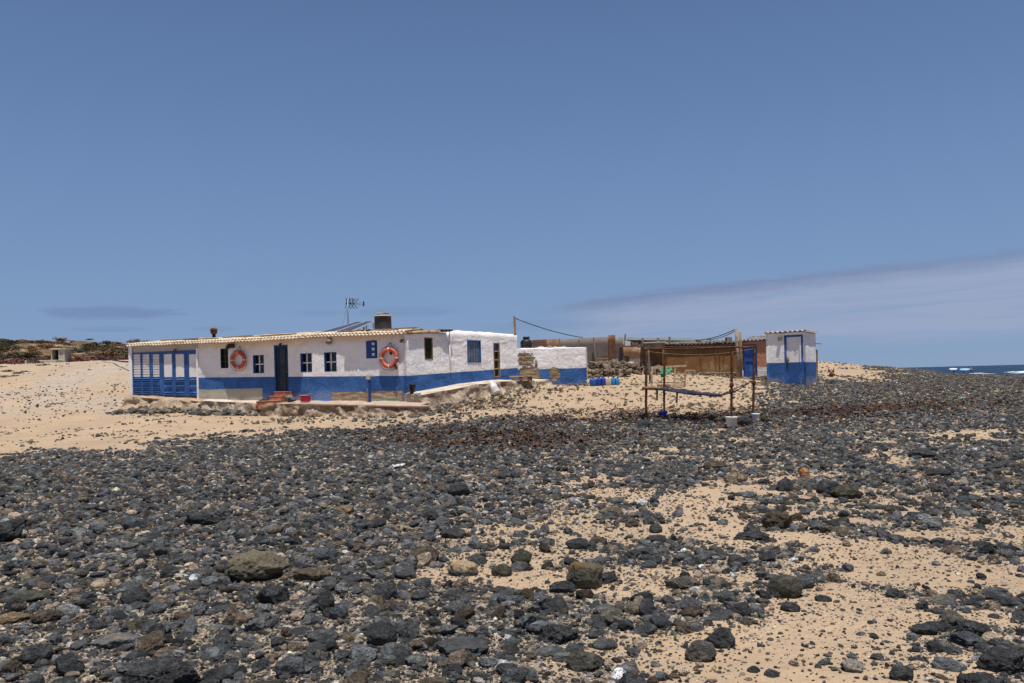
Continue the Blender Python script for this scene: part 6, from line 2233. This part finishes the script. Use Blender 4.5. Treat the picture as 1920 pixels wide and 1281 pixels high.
o = stones_mesh('beach_stones', ~issolo & (ishp == 0))
tag(o, 'countless black lava stones and pale pebbles strewn over the beach', 'stones', None, 'stuff')
o = stones_mesh('rubble', ishp == 1)
tag(o, 'loose brown rubble heaped along fence, shack, hut and house footings', 'rubble', None, 'stuff')

# --- the largest of the scattered stones, each its own object
P4 = []
for k in range(NP):
    me = fast_mesh('stone', rock_points(500 + k, ICO[4][0], JAG[k], DIM[k], .55 if k in (4, 5, 7, 9) else .15, .02 + .03 * JAG[k]), ICO[4][1])
    me.shade_smooth(); me.materials.append(M_STO); P4.append(me)
used = {}


def colour_word(c):
    l = c.mean()
    if l > .40: return 'whitish'
    if l > .17: return 'tan'
    if c[0] > c[2] * 1.45: return 'rusty brown' if c[0] > 2.2 * c[2] else 'brown'
    if c[0] > c[2] * 1.15: return 'olive grey'
    if l < .052: return 'black'
    if l < .075: return 'charcoal'
    return 'grey' if c[2] < c[0] * 1.2 else 'blue grey'


hu_ = np.array([h[3] for h in hero_xy]); hv_ = np.array([h[4] for h in hero_xy])
SHP = ['smooth flat', 'rounded', 'blunt', 'angular', 'jagged', 'craggy', 'slab like', 'chipped', 'low smooth', 'sharp edged']
for i in solo:
    o = bpy.data.objects.new('stone', P4[pk[i]]); COL.objects.link(o)
    o.location = (X[i], Y[i], Z[i]); o.rotation_euler = Matrix(RM[i].tolist()).to_euler()
    o.scale = tuple(sc[i]); o.color = (*tint[i], 1)
    d = np.hypot(hu_ - u_[i], (hv_ - v_[i]) * 1.6)
    words = colour_word(tint[i])
    done = None
    for j in np.argsort(d)[:12]:
        du, dv = u_[i] - hu_[j], v_[i] - hv_[j]
        hl = hero_xy[j][5]
        place = ('just ' if d[j] < 60 else '') + ('right of' if du > abs(dv) * 1.2 else 'left of' if -du > abs(dv) * 1.2 else 'in front of' if dv > 0 else 'behind')
        short = hl
        for cut_ in (' with ', ' beside ', ' right of ', ' left of ', ' next to ', ' at the ', ' on the ', ' in the ', ' among ', ' below ', ' near ', ' just ', ' of ', ' standing ', ' lying ', ' touching ', ' under ', ' leaning ', ' hiding ', ' behind ', ' between ', ' above ', ' in front '):
            if cut_ in short and len(short.split()) > 5: short = short.split(cut_)[0]
        if sum(h[5].startswith(short) for h in hero_xy) > 1: short = hl
        lab = f'{SHP[pk[i]]} {words} stone {place} the {short}'
        if len(lab.split()) > 16: continue
        if lab not in used:
            done = lab; break
    if done is None:
        lab = f'{SHP[pk[i]]} {words} stone {place} the {short}'
        done = ' '.join(lab.split()[:16])
    used[done] = 1
    tag(o, done, 'stone', 'big stones of the beach')

# ------------------------------------------------------------------ dry seaweed between the stones
q = np.random.RandomState(3)
n = 60000
y = q.uniform(15, 36, n) ** 1.0; u0 = q.uniform(560, 1900, n); x = (u0 - 960) / F * y
z = H(x, y); u1, v1 = proj(x, y, z)
ok = q.uniform(0, 1, n) < weed_prob(x, y, u1, v1) * .9
x, y, z = x[ok], y[ok], z[ok]; n = len(x)
print('weed', n)
a_ = q.uniform(0, 6.28, n); s_ = q.uniform(.03, .085, n)
e1 = np.stack([np.cos(a_), np.sin(a_), q.uniform(-.5, .5, n)], 1) * s_[:, None]
e2 = np.stack([-np.sin(a_), np.cos(a_), q.uniform(-.2, .9, n)], 1) * (s_ * .28)[:, None]
c0 = np.stack([x, y, z + q.uniform(.0, .07, n)], 1)
cm = c0 + np.stack([0 * x, 0 * x, s_ * .5], 1)
co = np.stack([c0 - e1 - e2, c0 - e1 + e2, cm + e2, cm - e2, c0 + e1 + e2, c0 + e1 - e2], 1).reshape(-1, 3)
k = (np.arange(n) * 6)[:, None]
fc = np.concatenate([k + np.array([[0, 3, 2, 1]]), k + np.array([[3, 5, 4, 2]])])
tn = np.array([[.050, .030, .022, 1], [.075, .040, .026, 1], [.14, .06, .03, 1], [.032, .022, .018, 1]])[q.choice(4, n, p=[.4, .3, .08, .22])]
me = fast_mesh('seaweed', co, fc, {'tint': np.repeat(tn, 6, 0)})
m_, t = newmat('dry seaweed'); t.surf(t.attr('tint'), .85, None, 0, .2)
o = link('seaweed', me, m_); tag(o, 'drift line of dry red brown seaweed on the stones', 'seaweed', None, 'stuff')


# ------------------------------------------------------------------ living things
def skin_body(name, V, E, R_, root, sub=2):
    """one continuous body grown over a skeleton"""
    bm = bmesh.new()
    sk_ = bm.verts.layers.skin.verify()
    vs = [bm.verts.new(v) for v in V]
    for a, b_ in E: bm.edges.new((vs[a], vs[b_]))
    for v, r in zip(vs, R_):
        rr = r if isinstance(r, tuple) else (r, r); v[sk_].radius = rr
    vs[root][sk_].use_root = True
    me = bpy.data.meshes.new(name); bm.to_mesh(me); bm.free()
    tmp = bpy.data.objects.new(name, me); COL.objects.link(tmp)
    s1 = tmp.modifiers.new('skin', 'SKIN'); s1.use_smooth_shade = True
    s2 = tmp.modifiers.new('sub', 'SUBSURF'); s2.levels = sub; s2.render_levels = sub
    dg = bpy.context.evaluated_depsgraph_get()
    out_ = bpy.data.meshes.new_from_object(tmp.evaluated_get(dg))
    bpy.data.objects.remove(tmp)
    mb_ = MB(); mb_.v = [v.co.copy() for v in out_.vertices]; mb_.f = [tuple(p.vertices) for p in out_.polygons]; mb_.mi = [0] * len(mb_.f)
    return mb_


# the dog: lying behind the grey boulder beside the shed, head up and ears pricked
dg_ = at(1552.5, 709, 41.8)
gz_ = dg_.z - .42
S = 1.3
V = [(0, .55, .20), (0, .30, .22), (0, .0, .24), (0, -.16, .34), (0, -.22, .44), (0, -.27, .50), (0, -.38, .465), (0, -.46, .445),
     (.12, .05, .12), (.13, -.20, .05), (.12, -.42, .03), (-.12, .05, .12), (-.13, -.20, .05), (-.12, -.42, .03),
     (.16, .50, .12), (.22, .28, .16), (.20, .52, .04), (.18, .32, .03), (-.16, .50, .12), (-.22, .28, .16), (-.20, .52, .04), (-.18, .32, .03),
     (0, .72, .14), (.08, .90, .05), (.2, 1.02, .03)]
E = [(0, 1), (1, 2), (2, 3), (3, 4), (4, 5), (5, 6), (6, 7), (2, 8), (8, 9), (9, 10), (2, 11), (11, 12), (12, 13), (0, 14), (14, 15), (15, 16), (16, 17), (0, 18), (18, 19), (19, 20), (20, 21), (0, 22), (22, 23), (23, 24)]
R_ = [.13, .125, .15, .095, .075, .088, .05, .036, .065, .045, .035, .065, .045, .035, .09, .06, .04, .032, .09, .06, .04, .032, .04, .028, .014]
body = skin_body('dog', V, E, R_, 1)
for sx in (-1, 1):
    e0 = Vector((sx * .058, -.25, .555)); tip = Vector((sx * .135, -.235, .735))
    body.add([e0 + Vector((-.055 * sx, -.02, 0)), e0 + Vector((.060 * sx, .01, -.03)), e0 + Vector((.0, .035, .0)), tip, e0 + Vector((.005 * sx, -.012, .03))],
             [(0, 4, 3), (4, 1, 3), (1, 2, 3), (2, 0, 3), (0, 1, 4), (0, 2, 1)])
body.add(*blob((0, -.487, .462), (.022, .018, .018), 2, .1, 2), mi=1)
for sx in (-1, 1): body.add(*blob((sx * .047, -.345, .522), (.014, .012, .014), 2, .05, 2), mi=1)
rz_ = Matrix.Rotation(.15, 3, 'Z')
body.v = [rz_ @ v * S + Vector((dg_.x, dg_.y, gz_)) for v in body.v]
o = body.build('dog', [mat('tan brown fur', (.17, .075, .038), .85, .3, 9, .3, 60, (.09, .042, .025), .45, 4), M_BLACK], None, True)
tag(o, 'brown dog with pricked ears lying behind a grey boulder by the white shed', 'dog')

# surfers wading in with their boards
def person_mat(name, vest, legs):
    m, t = newmat(name)
    z = t.sep(t.coord('Object'))[2]
    skin = (.30, .16, .10)
    c = t.mix(t.ss(z, .90, .93), legs, vest)
    c = t.mix(t.ss(z, 1.42, 1.45), c, skin)
    t.surf(c, .6, None, 0, .3)
    return m


M_HAIR = mat('dark hair', (.03, .02, .015), .7, .2)


def surfer(u, v, Y, vest, legs, facing, label, arm_up):
    g = at(u, v, Y)
    t_ = thing('person', label, 'person', g, 'surfers wading at the shore')
    f = .10
    V = [(0, 0, .95), (0, 0, 1.12), (0, 0, 1.32), (0, 0, 1.46), (0, -.01, 1.56), (0, -.015, 1.66), (0, -.01, 1.74),
         (.10, 0, .90), (.12, -.10, .50), (.12, .02, .08), (.12, -.14, .03), (-.10, 0, .90), (-.12, .14, .50), (-.12, .24, .10), (-.12, .10, .04),
         (.19, 0, 1.40), (.27, -.02, 1.14), (.25, -.20, .98), (-.19, 0, 1.40), (-.27, .02, 1.13), (-.24, -.14, .94)]
    if arm_up:
        V[16], V[17] = (.29, -.06, 1.17), (.22, -.26, 1.08); V[19], V[20] = (-.30, -.05, 1.18), (-.22, -.24, 1.10)
    E = [(0, 1), (1, 2), (2, 3), (3, 4), (4, 5), (5, 6), (0, 7), (7, 8), (8, 9), (9, 10), (0, 11), (11, 12), (12, 13), (13, 14), (2, 15), (15, 16), (16, 17), (2, 18), (18, 19), (19, 20)]
    R_ = [(.15, .11), (.135, .10), (.165, .11), .065, .085, .10, .07, .085, .06, .045, .04, .085, .06, .045, .04, .06, .045, .034, .06, .045, .034]
    bd = skin_body('person', V, E, R_, 0)
    for w_ in (17, 20):                      # palms, four fingers and a thumb
        e_ = V[w_ - 1]; d = (Vector(V[w_]) - Vector(e_)).normalized(); p = Vector(V[w_]); sx = 1 if w_ == 17 else -1
        side = Vector((0, 0, 1)).cross(d).normalized()
        bd.bar(p, p + d * .09, .08, .03)
        for k in range(4):
            q0 = p + d * .09 + side * (.027 - .018 * k); L = (.07, .08, .075, .058)[k]
            bd.tube([q0, q0 + d * L * .5 + Vector((0, 0, -.012)), q0 + d * L * .85 + Vector((0, 0, -.045))], [.009, .008, .006], 6)
        q0 = p + d * .03 + side * .04; bd.tube([q0, q0 + side * .03 + d * .03, q0 + side * .028 + d * .065], [.011, .010, .007], 6)
    bd.add(*blob((0, -.115, 1.645), (.014, .022, .024), 1, .05, 2))           # nose
    for sx in (-1, 1): bd.add(*blob((sx * .098, -.01, 1.65), (.012, .026, .034), 1, .05, 2))
    R3 = Matrix.Rotation(facing, 3, 'Z')
    bd.v = [R3 @ p + g for p in bd.v]
    bd.build('body', person_mat('wetsuit ' + label[:18], vest, legs), t_, True)
    hb = MB(); hb.add(*blob((0, .02, 1.70), (.108, .115, .085), 2, .12, 3)); hb.v = [R3 @ p + g for p in hb.v]; hb.build('hair', M_HAIR, t_, True)
    return g, R3


def surfboard(c, L, W_, yaw_, roll_, m_, label, m2):
    t_ = thing('surfboard', label, 'surfboard', c, 'surfboards carried by the surfers')
    Rm = Matrix.Rotation(yaw_, 3, 'Z') @ Matrix.Rotation(roll_, 3, 'X')
    b = MB()

    def fb(i, j):
        x = (i - .5) * L; w_ = W_ / 2 * max(0.0, 1 - abs(2 * i - 1) ** 2.6) ** .6 + .004
        a = 2 * PI * j
        return c + Rm @ Vector((x, w_ * math.cos(a), .034 * math.sin(a) * min(1, w_ / .1) + .10 * abs(2 * i - 1) ** 3 * (i > .5)))
    b.grid(fb, 30, 14); b.build('deck', m_, t_, True)
    b = MB(); b.add([c + Rm @ Vector(p) for p in ((-.42 * L, -.006, -.03), (-.34 * L, -.006, -.03), (-.44 * L, 0, -.17), (-.42 * L, .006, -.03), (-.34 * L, .006, -.03))], [(0, 1, 2), (4, 3, 2), (0, 2, 3), (1, 4, 2), (0, 3, 4, 1)])
    b.build('fin', m2, t_)


M_BRD = mat('white board', (.80, .82, .82), .35, .05, 3, .0, 1)
M_BRDB = mat('pale blue board', (.38, .62, .78), .35, .08, 2, .0, 1, (.7, .78, .8), .3, 1.2)
g, _ = surfer(1788.5, 700.5, 215, (.20, .17, .03), (.02, .02, .025), 1.3, 'surfer with white board, leftmost in the shallows', True)
surfboard(g + Vector((-.35, -.42, 1.12)), 2.15, .52, .06, 1.15, M_BRD, 'white surfboard carried at the left of the group', M_BLACK)
g, _ = surfer(1807.5, 700.5, 212, (.07, .02, .02), (.02, .02, .025), 1.5, 'surfer in a dark red top holding a pale blue board', True)
surfboard(g + Vector((.0, -.42, 1.02)), 2.6, .58, .03, 1.15, M_BRDB, 'pale blue surfboard held in the middle of the group', M_BLACK)
g, _ = surfer(1821.5, 700.8, 208, (.42, .40, .03), (.016, .018, .025), .6, 'surfer in a yellow vest standing by the breakers', False)
